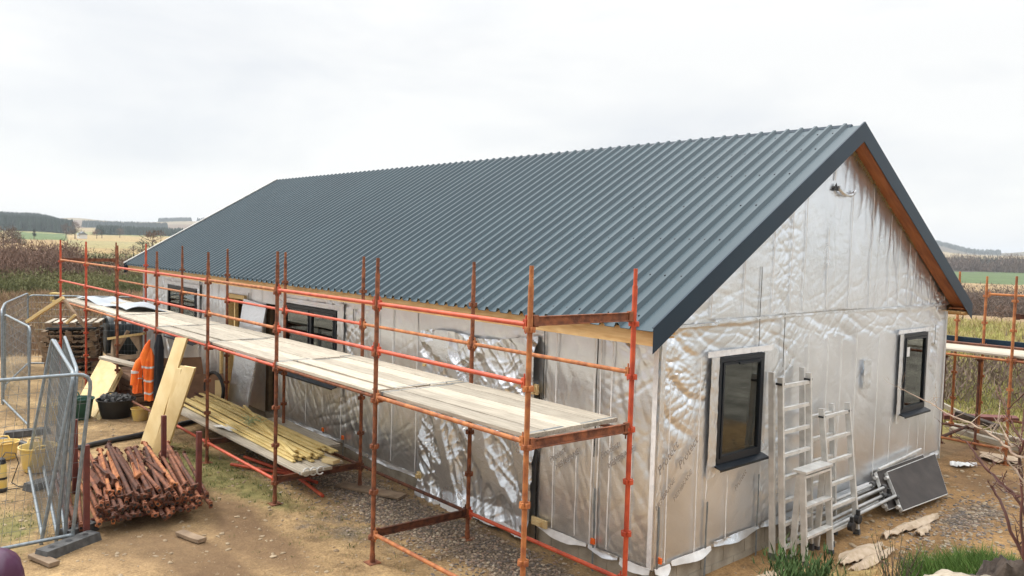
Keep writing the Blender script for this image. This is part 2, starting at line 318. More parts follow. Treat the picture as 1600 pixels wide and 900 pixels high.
# ------------------------------------------------------------------ ground sheet
def make_ground():
    az = list(np.radians(np.arange(-40, 40.01, .2)))+list(np.radians(np.arange(44, 320, 4)))
    az = np.array(az); rr = [0.6]
    while rr[-1] < 9000: rr.append(rr[-1]*(1.018 if rr[-1] < 60 else 1.03))
    rr = np.array(rr); A, R = np.meshgrid(az, rr, indexing='ij')
    X = CAM.x+R*np.sin(A+y_); Y = CAM.y+R*np.cos(A+y_); Z = gz(X, Y)
    na, nr = A.shape
    idx = np.arange(na*nr).reshape(na, nr)
    nx = np.roll(idx, -1, axis=0)
    q = np.stack([idx[:, :-1], nx[:, :-1], nx[:, 1:], idx[:, 1:]], -1).reshape(-1, 4)
    vs = np.stack([X, Y, Z], -1).reshape(-1, 3)
    me = bpy.data.meshes.new('ground'); 
    c = len(vs); vs = np.vstack([vs, [[CAM.x, CAM.y, gz1(CAM.x, CAM.y+.01)]]])
    tri = np.stack([np.full(na, c), nx[:, 0], idx[:, 0]], -1)
    me.from_pydata(vs.tolist(), [], q.tolist()+tri.tolist()); me.update()
    me.polygons.foreach_set('use_smooth', [True]*len(me.polygons))
    # base colour by land use (fields, heath, plantation floor)
    d, a, u = polar(vs[:, 0], vs[:, 1]); x = vs[:, 0]; y = vs[:, 1]
    jd = d*(1+.10*(fbm(x/35., y/35., 40)-.5)); ju = u+10*(fbm(x/40., y/40., 44)-.5)
    C = np.zeros((len(vs), 3)); C[:] = (.47, .35, .21)
    def put(mask, c): C[mask] = c
    left = u < 900; right = ~left
    put(left & (jd > 31), (.27,.19,.115)); put(left & (jd > 50), (.12,.13,.05)); put(left & (jd > 62), (.12,.08,.055)); put(left & (jd > 100), (.20,.19,.08))
    put(left & (jd > 190), (.42,.33,.17)); put(left & (jd > 240) & (ju > 105), (.36,.34,.18)); put(left & (jd > 230) & (ju < 85), (.40,.30,.16))
    put(left & (jd > 440), (.45,.36,.19)); put(left & (jd > 420) & (ju > 22) & (ju < 103), (.12,.20,.075))
    put(left & (jd > 760), (.30,.32,.15)); put(left & (jd > 1100), (.40,.34,.2)); put(left & (d > 780) & (ju < 108), (.04,.05,.035))
    put(left & (jd > 1500) & (ju > 80), (.22,.17,.13)); put(left & (jd > 2050), (.33,.29,.2))
    put(right & (jd > 12.5) & (y > 7.5) & (d > 17), (.40,.37,.15)); put(right & (jd > 62), (.36,.27,.17)); put(right & (jd > 125), (.36,.28,.17)); put(right & (jd > 150), (.10,.07,.05))
    put(right & (jd > 200), (.42,.32,.19)); put(right & (jd > 350), (.11,.185,.075)); put(right & (jd > 600), (.05,.045,.035)); put(right & (jd > 760), (.42,.35,.22))
    put(right & (jd > 1900), (.14,.13,.10)); put(right & (jd > 2500), (.3,.27,.2))
    off = np.abs(a) > .64; near = (np.hypot(x-.8, y-3.5) < 5.2) | (np.hypot(x+4, y+1) < 4.5); off = off & ~near; rt_ = (x > -.3) & (x < 9) & (y > -2) & (y < 10.5); C[rt_] = (.50, .325, .17); refl_grey = off & (d < 260); C[refl_grey] = (.35,.345,.34); C[off & ~refl_grey] = (.25,.25,.21)     # added neutral ground out of view, pale grey so the foil reflects silver, duller beyond
    # site wear: green patches, gravel mask, damp earth
    g = np.zeros(len(vs)); gr = np.zeros(len(vs)); wet = np.zeros(len(vs))
    def blob(arr, cx, cy, sx, sy, k=1.): arr += k*np.exp(-((x-cx)/sx)**2-((y-cy)/sy)**2)
    blob(g, -6.6, -1.9, 1.5, .5, .9); blob(g, -7.9, -2.0, 1.0, .5, .6); blob(g, -5.0, -1.7, .8, .3, .6); blob(g, -9.5, -4.6, 1.2, .6, .5); blob(g, -6.0, -4.6, 1.0, .4, .5); blob(g, -3.2, -1.5, .9, .5, .35); blob(g, -5.3, -4.9, 1, .5, .4)
    bankm = (1-sstep(5.0, 6.6, d)); g += bankm*(.15+.5*sstep(1180, 1260, u)*sstep(1420, 1380, u)+.9*sstep(1440, 1480, u))
    gr += .95*np.exp(-((y+.60)/.50)**2)*(x < .4)*(x > -6.5); blob(gr, 1.1, 5.6, .45, 1.2, .8); blob(gr, .9, 3.6, .4, .9, .35); blob(gr, -3.4, -1.6, 1.3, .7, .5)
    blob(wet, -3.7, -2.5, 1.1, .30, 1.3); blob(wet, -3.3, -3.2, .9, .25, 1.1); blob(wet, -2.4, -3.3, 1.2, .3, .9); blob(wet, -4.9, -2.3, .5, .25, .8); blob(wet, -4.4, -3.7, 1.1, .7, .6); blob(wet, .9, 7.4, .8, .6, .9); blob(wet, 2.6, 5.4, .7, 1.6, .5); blob(wet, -1.0, 9.5, 3, 1.2, .8); blob(wet, -6.0, -2.7, .8, .5, .4)
    ca = me.color_attributes.new('land', 'FLOAT_COLOR', 'POINT'); ca.data.foreach_set('color', np.hstack([C, np.ones((len(vs), 1))]).ravel())
    cb = me.color_attributes.new('wear', 'FLOAT_COLOR', 'POINT'); cb.data.foreach_set('color', np.stack([np.clip(g, 0, 1), np.clip(gr, 0, 1.2), np.clip(wet, 0, 1), (d < 33)*1.], -1).ravel())
    m, nt, B, N, Lk = newmat('site_earth_and_fields'); B.inputs['Roughness'].default_value = .95; B.inputs['Specular IOR Level'].default_value = .2
    at = N('ShaderNodeAttribute'); at.attribute_name = 'land'; aw = N('ShaderNodeAttribute'); aw.attribute_name = 'wear'; sx = N('ShaderNodeSeparateColor'); Lk(aw.outputs['Color'], sx.inputs[0])
    geo = N('ShaderNodeNewGeometry')
    def noise(s, det=6, r=.6):
        n = N('ShaderNodeTexNoise'); n.inputs['Scale'].default_value = s; n.inputs['Detail'].default_value = det; n.inputs['Roughness'].default_value = r; Lk(geo.outputs['Position'], n.inputs['Vector']); return n.outputs[0]
    def mr(src, a, b, c, e):
        n = N('ShaderNodeMapRange'); n.inputs[1].default_value = a; n.inputs[2].default_value = b; n.inputs[3].default_value = c; n.inputs[4].default_value = e; Lk(src, n.inputs[0]); return n.outputs[0]
    def mix(f, a, b, t='MIX'):
        n = N('ShaderNodeMix'); n.data_type = 'RGBA'; n.blend_type = t
        for s_, v in ((0, f), (6, a), (7, b)):
            if isinstance(v, (tuple, float)): n.inputs[s_].default_value = v if isinstance(v, float) else rgb(v)
            else: Lk(v, n.inputs[s_])
        return n.outputs[2]
    def math_(op, a, b):
        n = N('ShaderNodeMath'); n.operation = op
        for i, v in enumerate((a, b)):
            if isinstance(v, (int, float)): n.inputs[i].default_value = v
            else: Lk(v, n.inputs[i])
        return n.outputs[0]
    # field-scale and earth-scale colour variation
    n1 = noise(.7, 9, .65); n2 = noise(6, 8, .7); n3 = noise(.05, 6, .6)
    col = mix(mr(n1, .35, .68, 0., 1.), (.48,.45,.43), (1.16,1.13,1.07)); col = mix(1.0, at.outputs['Color'], col, 'MULTIPLY')
    col = mix(1.0, col, mix(mr(n2, .3, .7, 0., 1.), (.62,.60,.58), (1.25,1.22,1.16)), 'MULTIPLY')
    col = mix(1.0, col, mix(mr(n3, .35, .65, 0., 1.), (.84,.86,.84), (1.1,1.08,1.05)), 'MULTIPLY')
    n4 = noise(38, 5, .75); col = mix(1.0, col, mix(mr(n4, .3, .7, 0., 1.), (.60,.57,.55), (1.35,1.33,1.28)), 'MULTIPLY')
    n5 = noise(13, 6, .7); col = mix(mr(n5, .56, .72, 0., .55), col, (.20,.135,.085)); col = mix(mr(n5, .40, .28, 0., .5), col, (.55,.45,.32))
    gm = math_('MULTIPLY', mr(math_('ADD', sx.outputs[0], math_('MULTIPLY', math_('SUBTRACT', noise(2.2, 8, .7), .5), 1.5)), .35, .75, 0., .75), 1.)
    col = mix(gm, col, mix(mr(n2, .35, .6, 0., 1.), (.10,.115,.035), (.20,.20,.07)))
    wm = mr(math_('ADD', sx.outputs[2], math_('MULTIPLY', math_('SUBTRACT', n1, .5), .8)), .2, .75, 0., .75)
    col = mix(wm, col, (.155,.095,.055))
    # gravel stones
    vo = N('ShaderNodeTexVoronoi'); vo.inputs['Scale'].default_value = 42; Lk(geo.outputs['Position'], vo.inputs['Vector'])
    sc = N('ShaderNodeSeparateColor'); Lk(vo.outputs['Color'], sc.inputs[0])
    stone = mix(sc.outputs[0], (.13,.11,.09), (.36,.29,.22)); stone = mix(mr(vo.outputs['Distance'], .3, .75, 0., .8), stone, (.07,.055,.045))
    gmask = mr(math_('ADD', sx.outputs[1], math_('MULTIPLY', math_('SUBTRACT', noise(3.5, 8, .7), .5), 1.4)), .42, .7, 0., .92)
    col = mix(gmask, col, stone)
    Lk(col, B.inputs['Base Color'])
    h = math_('ADD', math_('MULTIPLY', n2, .07), math_('MULTIPLY', noise(30, 6, .7), .018)); h = math_('SUBTRACT', h, math_('MULTIPLY', math_('MULTIPLY', vo.outputs['Distance'], gmask), .018))
    bp = N('ShaderNodeBump'); bp.inputs['Strength'].default_value = .75; bp.inputs['Distance'].default_value = 1.0; Lk(math_('MULTIPLY', h, aw.outputs['Alpha']), bp.inputs['Height']); Lk(bp.outputs[0], B.inputs['Normal'])
    me.materials.append(m); o = bpy.data.objects.new('ground', me); COL.objects.link(o)
    tag(o, 'bare sandy earth of the building site running into fields and hills', 'ground', kind='structure')
make_ground()
# ================================================================== HOUSE
W, L, E_, ZE, SL, OV = 7.38, 16.746, .348, 2.556, .5934, .222
def zroof(y): return ZE+SL*(np.minimum(y, W-y)+E_)
house = thing('house', (-8.3, 3.69, G), 'long single storey house wrapped in silver foil under a slate blue metal roof', 'house')
FHOLES = [(-8.42,-6.49,.91,2.13), (-14.62,-12.72,.92,2.10), (-10.94,-10.14,-.3,2.08), (-9.20,-8.72,-.3,2.06)]
GHOLES = [(1.023,1.913,.935,2.11), (5.724,6.581,.935,2.11)]
def wall_front():
    xs = np.concatenate([np.arange(-16.55, -9, .034), np.arange(-9, 0, .018), [0]]); zs = np.linspace(0, 2.40, 125)
    X, Z = np.meshgrid(xs, zs, indexing='ij')
    wx = X+.25*(fbm(X*.9, Z*.9, 3)-.5); wz = Z+.2*(fbm(X*.8, Z*.8, 4)-.5)
    amp = .22+.5*sstep(-.3, 1.2, -(np.abs(X+15)-2))+.5*np.exp(-((X+6.1)/.7)**2)+.6*np.exp(-((X+.35)/.4)**2)*sstep(.6, 1.8, Z)
    d = amp*(crum(wx, wz, 8, 1.2, 4, -60, 60, 1, .22, .5)+crum(wx, wz, 14, 4, 11, -80, 80, 2, .34, .5))
    d = np.minimum(d+.018*fbm(X*.7, Z*.6, 54), .06)
    Y = d
    P = np.stack([X, Y, Z], -1); cx = (X[:-1, :-1]+X[1:, 1:])/2; cz = (Z[:-1, :-1]+Z[1:, 1:])/2
    mk = np.ones(cx.shape, bool)
    for a, b, c, e in FHOLES: mk &= ~((cx > a) & (cx < b) & (cz > c) & (cz < e))
    MB().grid(P, mk).build('wall', M['foil'], house, smooth=40, fix=False)
def wall_gable():
    ys = np.linspace(0, W, 520); zs = np.arange(0, 4.85, .0145)
    Y, Z = np.meshgrid(ys, zs, indexing='ij')
    up = sstep(2.47, 2.52, Z+.04*np.sin(Y*1.3)+.03*(fbm(Y*4, Y*0, 8)-.5)); mid = sstep(2.05, 2.25, Z)
    wy = Y+.35*(fbm(Y*.8, Z*.8, 13)-.5); wz = Z+.3*(fbm(Y*.8, Z*.7, 14)-.5)
    fold = ridge(wy*4.2+wz*.8, wz*.8, 60); hor = ridge(wy*1.0+wz*.5, wz*3.6, 61); fine = ridge(wy*9, wz*5, 62)
    a_low = .09+.9*np.exp(-((Y-.25)/.35)**2)*sstep(.9, 1.7, Z)+.8*np.exp(-((Y-.4)/.5)**2-((Z-1.75)/.3)**2)+.5*np.exp(-((Y-2.35)/.3)**2)+1.1*np.exp(-((Y-4.6)/.16)**2-((Z-1.6)/.22)**2)+.9*np.exp(-((Y-6.95)/.22)**2)*sstep(1.0, 1.4, Z)
    d = a_low*(crum(wy, wz, 8, 1.5, 5, 30, 120, 3, .20, .45)+crum(wy, wz, 14, 5, 13, 20, 150, 4, .30, .48))
    band = mid*(1-up)*(crum(wy, wz, 9, 2.0, 6, 60, 150, 5, .17, .42)+crum(wy, wz, 10, 6, 12, 40, 160, 6, .15, .42))
    upd = .8*up*(crum(wy, wz, 7, 1.4, 5, -10, 12, 7, .12, .45)+(.25+.9*sstep(3.2, 2.6, Z)+.8*sstep(5.2, 6.6, Y))*(crum(wy, wz, 10, 3, 8, 62, 118, 8, .10, .42)+crum(wy, wz, 10, 6, 13, -25, 35, 9, .11, .42)+crum(wy, wz, 8, 9, 15, 60, 120, 19, .10, .4)))
    d = d+band+upd+.014*fbm(Y*.8, Z*.8, 65)+(1-up)*.014
    d = np.minimum(d, .07); P = np.stack([-d, Y, Z], -1); cy = (Y[:-1, :-1]+Y[1:, 1:])/2; cz = (Z[:-1, :-1]+Z[1:, 1:])/2
    mk = cz < zroof(cy)-.14
    for a, b, c, e in GHOLES: mk &= ~((cy > a) & (cy < b) & (cz > c) & (cz < e))
    MB().grid(P, mk).build('wall', M['foilgable'], house, smooth=40, fix=False)
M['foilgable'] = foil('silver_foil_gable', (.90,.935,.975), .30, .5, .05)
wall_front(); wall_gable()
# far gable and back wall (plain foil sheets on the frame), lining inside, floor
MB().grid(np.array([[[-16.55+.0*a, y, z] for z in np.linspace(0, 2.4, 20)] for a, y in enumerate(np.linspace(0, W, 50))])).prism([(-16.55, 0, 2.4), (-16.55, W, 2.4), (-16.55, W/2, float(zroof(W/2))-.1)], (.02, 0, 0)).build('wall', M['foil'], house)
MB().box((-16.55, W-.02, 0), (0, W, 2.40)).build('wall', M['foil'], house)
def rects(a0, a1, z0, z1, holes):
    out = []; xs = sorted({a0, a1}|{h[0] for h in holes}|{h[1] for h in holes})
    for l, r in zip(xs, xs[1:]):
        hs = [h for h in holes if h[0] <= l+1e-6 and h[1] >= r-1e-6]
        if not hs: out.append((l, r, z0, z1))
        for h in hs:
            if h[2] > z0: out.append((l, r, z0, h[2]))
            if h[3] < z1: out.append((l, r, h[3], z1))
    return out
b = MB()
for l, r, c, e in rects(-16.5, -.16, -.1, 2.36, FHOLES): b.box((l, .085, c), (r, .15, e))
for l, r, c, e in rects(.06, W-.06, -.1, 2.36, GHOLES): b.box((-.15, l, c), (-.085, r, e))
b.box((-16.5, W-.15, -.1), (-.16, W-.05, 2.36)); b.box((-16.5, .16, -.1), (-16.42, W-.16, 2.36)); b.box((-16.4, .16, -.12), (-.16, W-.16, -.02)); b.box((-16.4, .16, 2.37), (-.16, W-.16, 2.42))
for x in (-4.1, -9.9, -12): b.box((x, .2, -.01), (x+.1, W-.2, 2.36))
b.build('wall_lining', M['inside'], house, smooth=0)
# plinth of concrete blocks
b = MB()
def plinth_run(p0, p1, axis):
    n = int(abs(p1-p0)/.44)+1; w = (p1-p0)/n
    for k in range(n):
        for r in range(2):
            a = p0+w*(k+(.5 if r else 0)); c = a+w-.008
            a = max(a, p0); c = min(c, p1)
            if c-a < .02: continue
            z0, z1 = -.0-.215*(r+1)+.008, -.0-.215*r
            if axis == 0: b.box((a, .035, z0), (c, .2, z1))
            else: b.box((-.2, a, z0), (-.035, c, z1))
plinth_run(-16.5, -.2, 0); plinth_run(.035, W-.05, 1)
b.box((-16.5, .04, -.5), (-.21, .19, -.03)); b.box((-.19, .04, -.5), (-.04, W-.06, -.03)); b.box((-16.5, W-.2, -.5), (-.2, W-.04, -.02)); b.box((-16.5, .2, -.5), (-16.3, W-.2, -.02))
b.build('plinth', M['concrete'], house, smooth=0)
# roof sheets: trapezoidal ribs
def roof_profile():
    xs, zs = [], []; x = -16.70; pitch = .2015
    n = 83
    for k in range(n):
        a = x+k*pitch
        for dx, dz in ((0, 0), (.098, 0), (.120, .046), (.152, .046), (.180, 0)):
            xs.append(a+dx); zs.append(dz)
    xs += [x+n*pitch, .203]; zs += [0, 0]; return np.array(xs), np.array(zs)
RX, RZp = roof_profile()
def roof_sheet(side):
    y0, y1 = -E_-.045, W/2-.005; rows = []
    for t in (0, 1):
        y = y0+(y1-y0)*t; z = ZE+SL*(y+E_)-.040
        yy = y if side == 0 else W-y
        rows.append(np.stack([RX, np.full(len(RX), yy), z+RZp], -1))
    P = np.stack(rows, 0); nrm = np.array([0, -.51 if side == 0 else .51, .86])
    MB().slab(P, nrm, .006).build('roof', M['roof'], house, smooth=20)
roof_sheet(0); roof_sheet(1)
# fixing screws with washers, in rows over the purlins
b = MB()
for y in (-.2, .45, 1.12, 1.82, 2.52, 3.12, 3.52):
    for k in range(83):
        for dx in ((.059,) if y != 3.52 else (.059,)):
            x = -16.70+k*.2015+dx+random.uniform(-.01, .01); z = ZE+SL*(y+E_)-.040
            b.tube((x, y, z-.002), (x, y-.005, z+.0085), .0095, 6)
so_ = b.build('roof_screw', M['frame'], house, smooth=0); so_['kind'] = 'stuff'
b = MB(); zz = float(zroof(W/2))-.004            # low ridge cap seen from behind the ribs
b.prism([(-16.7, W/2-.03, zz-.05), (-16.7, W/2, zz-.012), (-16.7, W/2+.14, zz-.085), (-16.7, W/2+.14, zz-.09), (-16.7, W/2, zz-.06)], (16.75, 0, 0)); b.build('ridge_cap', M['flash'], house, smooth=0)
def verge(x_out, sgn, name):                      # sgn +1: faces +x
    for s in (0, 1):
        f = (lambda y: y) if s == 0 else (lambda y: W-y)
        b = MB(); ys = (-E_-.05, W/2)
        def P(y, dz, x): return (x, f(y), ZE+SL*(y+E_)+dz)
        xi = x_out-sgn*.022
        poly0 = [P(ys[0], 0, x_out), P(ys[0], 0, xi), P(ys[0], -.006, xi), P(ys[0], -.006, x_out-sgn*.006), P(ys[0], -.25, x_out-sgn*.006), P(ys[0], -.25, x_out)]
        poly1 = [P(ys[1], 0, x_out), P(ys[1], 0, xi), P(ys[1], -.006, xi), P(ys[1], -.006, x_out-sgn*.006), P(ys[1], -.25, x_out-sgn*.006), P(ys[1], -.25, x_out)]
        b.add(poly0+poly1, [(0,1,2,3,4,5), (11,10,9,8,7,6)]+[(i, 6+i, 6+(i+1) % 6, (i+1) % 6) for i in range(6)])
        # folded end at the eave
        b.build('verge_flashing', M['flash'], house, smooth=0)
        b = MB(); xa, xb = (x_out-sgn*.035, x_out-sgn*(abs(OV)-.004))
        q = [P(-E_+.05, -.215, xa), P(-E_+.05, -.215, xb), P(-E_+.05, -.19, xb), P(-E_+.05, -.19, xa)]; r = [P(W/2, -.215, xa), P(W/2, -.215, xb), P(W/2, -.19, xb), P(W/2, -.19, xa)]
        b.add(q+r, [(0,1,2,3), (7,6,5,4)]+[(i, 4+i, 4+(i+1) % 4, (i+1) % 4) for i in range(4)])
        b.build('soffit', M['stain'], house, smooth=0)
        b = MB()                                   # black strip painting in the shade of the gap between soffit board and flashing
        q = [P(-E_+.03, -.205, x_out-sgn*.008), P(-E_+.03, -.205, x_out-sgn*.034), P(-E_+.03, -.06, x_out-sgn*.034), P(-E_+.03, -.06, x_out-sgn*.008)]; r = [P(W/2, -.205, x_out-sgn*.008), P(W/2, -.205, x_out-sgn*.034), P(W/2, -.06, x_out-sgn*.034), P(W/2, -.06, x_out-sgn*.008)]
        b.add(q+r, [(0,1,2,3), (7,6,5,4)]+[(i, 4+i, 4+(i+1) % 4, (i+1) % 4) for i in range(4)])
        b.build('verge_gap_shade', M['black'], house, smooth=0)
verge(OV, 1, 'near'); verge(-L, -1, 'far')
MB().bar((-L-.004, -E_-.05, ZE-.02), (-L-.004, W/2, float(zroof(W/2))+.008), .05, .03).build('verge_trim', M['alu'], house, smooth=0)
b = MB()                                           # eave fascia with a rounded end, on both sides
for f in ((lambda y: y), (lambda y: W-y)):
    b2 = MB(); n = 6
    pts = [(-16.70, 2.335), (.155, 2.335)]+[(.155+.04*math.sin(a), 2.375-.04*math.cos(a)) for a in np.linspace(.2, 1.57, n)]+[(.195, 2.50), (-16.70, 2.50)]
    b2.prism([(x, f(-.312), z) for x, z in pts], (0, .03 if f(0) == 0 else -.03, 0)); b2.build('fascia', M['fascia'], house, smooth=0)
    MB().box((-16.69, min(f(-.28), f(.02)), 2.40), (.15, max(f(-.28), f(.02)), 2.415)).build('soffit', M['fascia'], house, smooth=0)
    MB().box((.005, min(f(-.31), f(-.02)), 2.44), (.185, max(f(-.31), f(-.02)), 2.465)).build('eave_block', M['fascia'] if f(0) == 0 else M['orange'], house, smooth=0)
MB().box((.004, W+.01, 2.375), (.19, W+.36, 2.40)).build('eave_board', M['fascia'], house, smooth=0)
# ------------------------------------------------------------------ windows
def window(axis, a, c, z0, z1, mull=None, sill_over=.07, vent=True, label=None, sticker=False):
    """axis 0: front wall (runs along x, faces -y); axis 1: gable wall (runs along y, faces +x)"""
    def P(t, dep, z): return (t, -dep, z) if axis == 0 else (dep, t, z)
    def bx(b, t0, t1, d0, d1, za, zb):
        p, q = P(t0, d0, za), P(t1, d1, zb); b.box([min(i, j) for i, j in zip(p, q)], [max(i, j) for i, j in zip(p, q)])
    b = MB(); w = .052
    bx(b, a, a+w, -.09, .02, z0, z1); bx(b, c-w, c, -.09, .02, z0, z1); bx(b, a+w, c-w, -.09, .02, z1-w, z1); bx(b, a+w, c-w, -.09, .02, z0, z0+w)
    fr = b.build('window', M['frame'], house, smooth=0, loc=P((a+c)/2, 0, z0), label=label)
    def sub(b, name, m): return b.build(name, m, fr, smooth=0)
    cells = [(a+w, c-w)] if mull is None else [(a+w, mull-.035), (mull+.035, c-w)]
    if mull is not None:
        b = MB(); bx(b, mull-.035, mull+.035, -.085, .018, z0+w, z1-w); sub(b, 'mullion', M['frame'])
    for s0, s1 in cells:
        b = MB(); k = .034; e = .004
        bx(b, s0+e, s0+k, -.07, .03, z0+w+e, z1-w-e); bx(b, s1-k, s1-e, -.07, .03, z0+w+e, z1-w-e); bx(b, s0+k, s1-k, -.07, .03, z1-w-k, z1-w-e); bx(b, s0+k, s1-k, -.07, .03, z0+w+e, z0+w+k); sub(b, 'sash', M['frame'])
        b = MB(); bx(b, s0+k-.005, s1-k+.005, -.015, .005, z0+w+k-.005, z1-w-k+.005); sub(b, 'pane', M['glass'])
    b = MB(); p = sill_over
    pr_ = [P(a-.03, d, z) for d, z in ((-.05, z0-.001), (.02, z0-.006), (p+.03, z0-.035), (p+.03, z0-.06), (p+.024, z0-.06), (p+.022, z0-.042), (.01, z0-.022), (-.05, z0-.02))]
    ext = Vector(P(c+.05, 0, 0))-Vector(P(a-.03, 0, 0)); b.prism(pr_, ext); sub(b, 'sill', M['frame'])
    if vent:
        b = MB(); tm = a+(c-a)*.62; bx(b, tm-.21, tm+.20, .032, .05, z1-w-.042, z1-w-.018); sub(b, 'trickle_vent', M['frame'])
    # timber lining of the reveal, seen through the glass
    b = MB(); bx(b, a+.03, a+.06, -.34, -.10, z0+.03, z1-.03); bx(b, c-.20, c-.10, -.16, -.092, z0+.03, z1-.03); bx(b, a+.07, c-.07, -.34, -.10, z1-.055, z1-.03); bx(b, a+.07, c-.07, -.34, -.10, z0+.03, z0+.055)
    sub(b, 'reveal', M['pine'] if axis == 0 else M['fascia'])
    if axis == 1:
        b = MB(); bx(b, c-.235, c-.10, -.06, -.022, z0+.07, z1-.07); sub(b, 'timber_lining', M['orangewood'])
    if sticker:
        b = MB(); bx(b, a+.12, a+.24, .0055, .008, z1-.34, z1-.20); sub(b, 'sticker', M['white'])
    return fr
window(1, 1.023, 1.913, .935, 2.11, label='dark framed window beside the ladders')
window(1, 5.724, 6.581, .935, 2.11, vent=False, label='dark framed window with a white sticker on the pane', sticker=True)
window(0, -8.40, -6.51, .91, 2.12, mull=-7.40, vent=False, label='wide two light window behind the scaffold')
window(0, -14.60, -12.74, .92, 2.10, mull=-13.7, vent=False, label='two light window at the far end of the long wall')
# internal studs glimpsed through the gable windows
b = MB(); b.box((-.95, 1.65, 0), (-.85, 1.78, 2.35)); b.box((-.95, 6.45, 0), (-.85, 6.6, 2.35)); b.build('stud', M['fascia'], house, smooth=0)
# door opening in timber
b = MB(); b.box((-10.99, -.03, -.12), (-10.90, .12, 2.13)); b.box((-10.18, -.03, -.12), (-10.12, .12, 2.13)); b.box((-10.90, -.03, 2.05), (-10.18, .12, 2.13)); b.box((-10.76, .03, -.12), (-10.70, .10, 2.05))
b.build('door_frame', M['pine'], house, smooth=0)
b = MB(); b.box((-11.32, -.04, -.1), (-11.24, .0, 1.3)); b.build('door_post', M['pine'], house, smooth=0)
# ------------------------------------------------------------------ foil details
def strip(axis, t, z0, z1, w=.016, m='tape', name='tape_strip', dep=.004, lean=0.):
    b = MB(); n = 14; pts = []
    ph = random.uniform(0, 9)
    P = np.zeros((n, 2, 3))
    for i in range(n):
        z = z0+(z1-z0)*i/(n-1); tt = t+lean*(z-z0)+.004*math.sin(ph+i*.8)
        for j, s in enumerate((-1, 1)):
            ww = w*(.75+.35*vn(np.array(i*1.3+ph), np.array(ph)).item()); tj = tt+s*ww/2
            P[i, j] = (tj, -dep, z) if axis == 0 else (dep, tj, z)
    b.slab(P, (0, -1, 0) if axis == 0 else (1, 0, 0), .0035); return b.build(name, M[m], house, smooth=0)
for y, z0, z1 in ((.19, .04, 1.92), (.70, .03, 2.12), (.88, .58, 1.0), (1.28, .06, .88), (1.95, .45, .9), (2.40, .9, 2.1), (2.95, 1.0, 2.3), (3.45, 1.2, 2.2), (3.82, .05, 2.2), (4.25, .1, 2.3), (4.93, .08, 2.15), (5.42, .08, .9), (6.10, .1, .88), (6.45, .1, .86), (6.72, .1, 2.1), (7.02, .6, 2.0), (7.33, .2, 2.4)): strip(1, y, z0, z1, .013)
for y in (.84, 1.47, 2.06, 2.45, 2.75, 3.34, 3.95, 4.55, 5.14, 5.45, 5.79, 6.01, 6.61, 6.76, 7.17):
    zt = float(zroof(y))-.24
    if 2.9 < y < 4.2: zt -= .9 if y < 3.6 else .5
    strip(1, y+random.uniform(-.02, .02), 2.56, zt, .012)
for x, z0, z1 in ((-4.85,.05,2.36), (-4.23,.03,2.36), (-1.46,.03,2.36), (-1.1,.05,.95), (-.87,.02,2.36), (-.78,.02,2.36), (-.62,.04,2.36), (-.32,.04,2.36), (-7.55,.1,.86), (-6.96,.4,.88), (-6.34,.05,2.3), (-5.22,.2,2.2), (-5.75,.1,2.3), (-8.6,.6,2.3), (-11.52,.1,2.3), (-11.15,.1,2.3), (-11.9,.2,2.3), (-12.4,.1,2.3), (-15.2,.1,2.3), (-15.8,.1,2.3), (-16.2,.1,2.3), (-12.62,.1,2.3), (-9.9,1.5,2.3), (-9.4,1.7,2.35)): strip(0, x, z0, z1, .014)
for x, z0, z1, w in ((-1.72, -.2, 1.55, .028), (-1.66, 1.5, 2.36, .012), (-.835, 1.0, 2.3, .014), (-12.55, 1.9, 2.3, .05), (-9.95, 1.95, 2.2, .03), (-5.98, 2.0, 2.2, .02)): strip(0, x, z0, z1, w, 'black', 'black_strip', .007)
for y, z0, z1 in ((1.80, 2.1, 3.1), (2.35, 1.9, 2.55), (6.9, 1.9, 2.2)): strip(1, y, z0, z1, .01, 'black', 'black_strip', .005)
for ax, t, z1 in ((1, .90, .55), (1, 1.92, .68), (1, .07, .66), (0, -.80, .66), (0, -6.89, .1), (0, -6.23, .12)): strip(ax, t, -.33, z1, .03, 'galv', 'holding_down_strap', .012)
for ax, t, z in ((0, -.80, .08), (0, -6.89, .12), (0, -6.23, .12), (1, .09, .1)):
    P = (t, -.02, z) if ax == 0 else (.02, t, z)
    MB().box((P[0]-.025, P[1]-.012, P[2]-.03), (P[0]+.025, P[1]+.012, P[2]+.03)).build('strap_clip', M['hivis'], house, smooth=0)
# crumpled patch sheet on the long wall
def patch():
    xs = np.linspace(-4.06, -1.76, 190); t = np.linspace(0, 1, 180); X, T = np.meshgrid(xs, t, indexing='ij')
    bot = -.10-.16*np.exp(-((X+3.95)/.35)**2)-.05*np.sin((X+4)*2.2)-.06*sstep(-3, -1.8, X); top = 2.05+.04*np.sin(X*3)+.06*(X+4)
    Z = bot+(top-bot)*T+.0*X; wx = X+.3*(fbm(X*1.2, Z, 70)-.5); wz = Z+.25*(fbm(X, Z*1.1, 71)-.5)
    d = crum(wx, wz, 12, 1.2, 4, -60, 80, 10, .34, .5)+crum(wx, wz, 12, 4, 9, -80, 80, 11, .34, .48)
    d = np.minimum(d*(.35+1.1*fbm(X*1.1, Z*1.1, 75)), .07)+.006
    flare = np.clip(.16-(Z-bot), 0, 1)*.35; P = np.stack([X+.012*(fbm(Z*3, X*0+9, 76)-.5), -d-.004-flare, Z], -1)
    MB().grid(P).build('foil_patch', M['foilwild'], house, smooth=40)
    Q = np.stack([P[:, 0], P[:, 0]+np.array([0, -.012, -.035])+np.stack([0*xs, -.02*fbm(xs*6, xs*0, 7), -.05*fbm(xs*5, xs*0, 77)], -1)], 1)
    MB().slab(Q, (0, -1, 0), .004).build('foil_hem', M['white'], house, smooth=60)
patch()
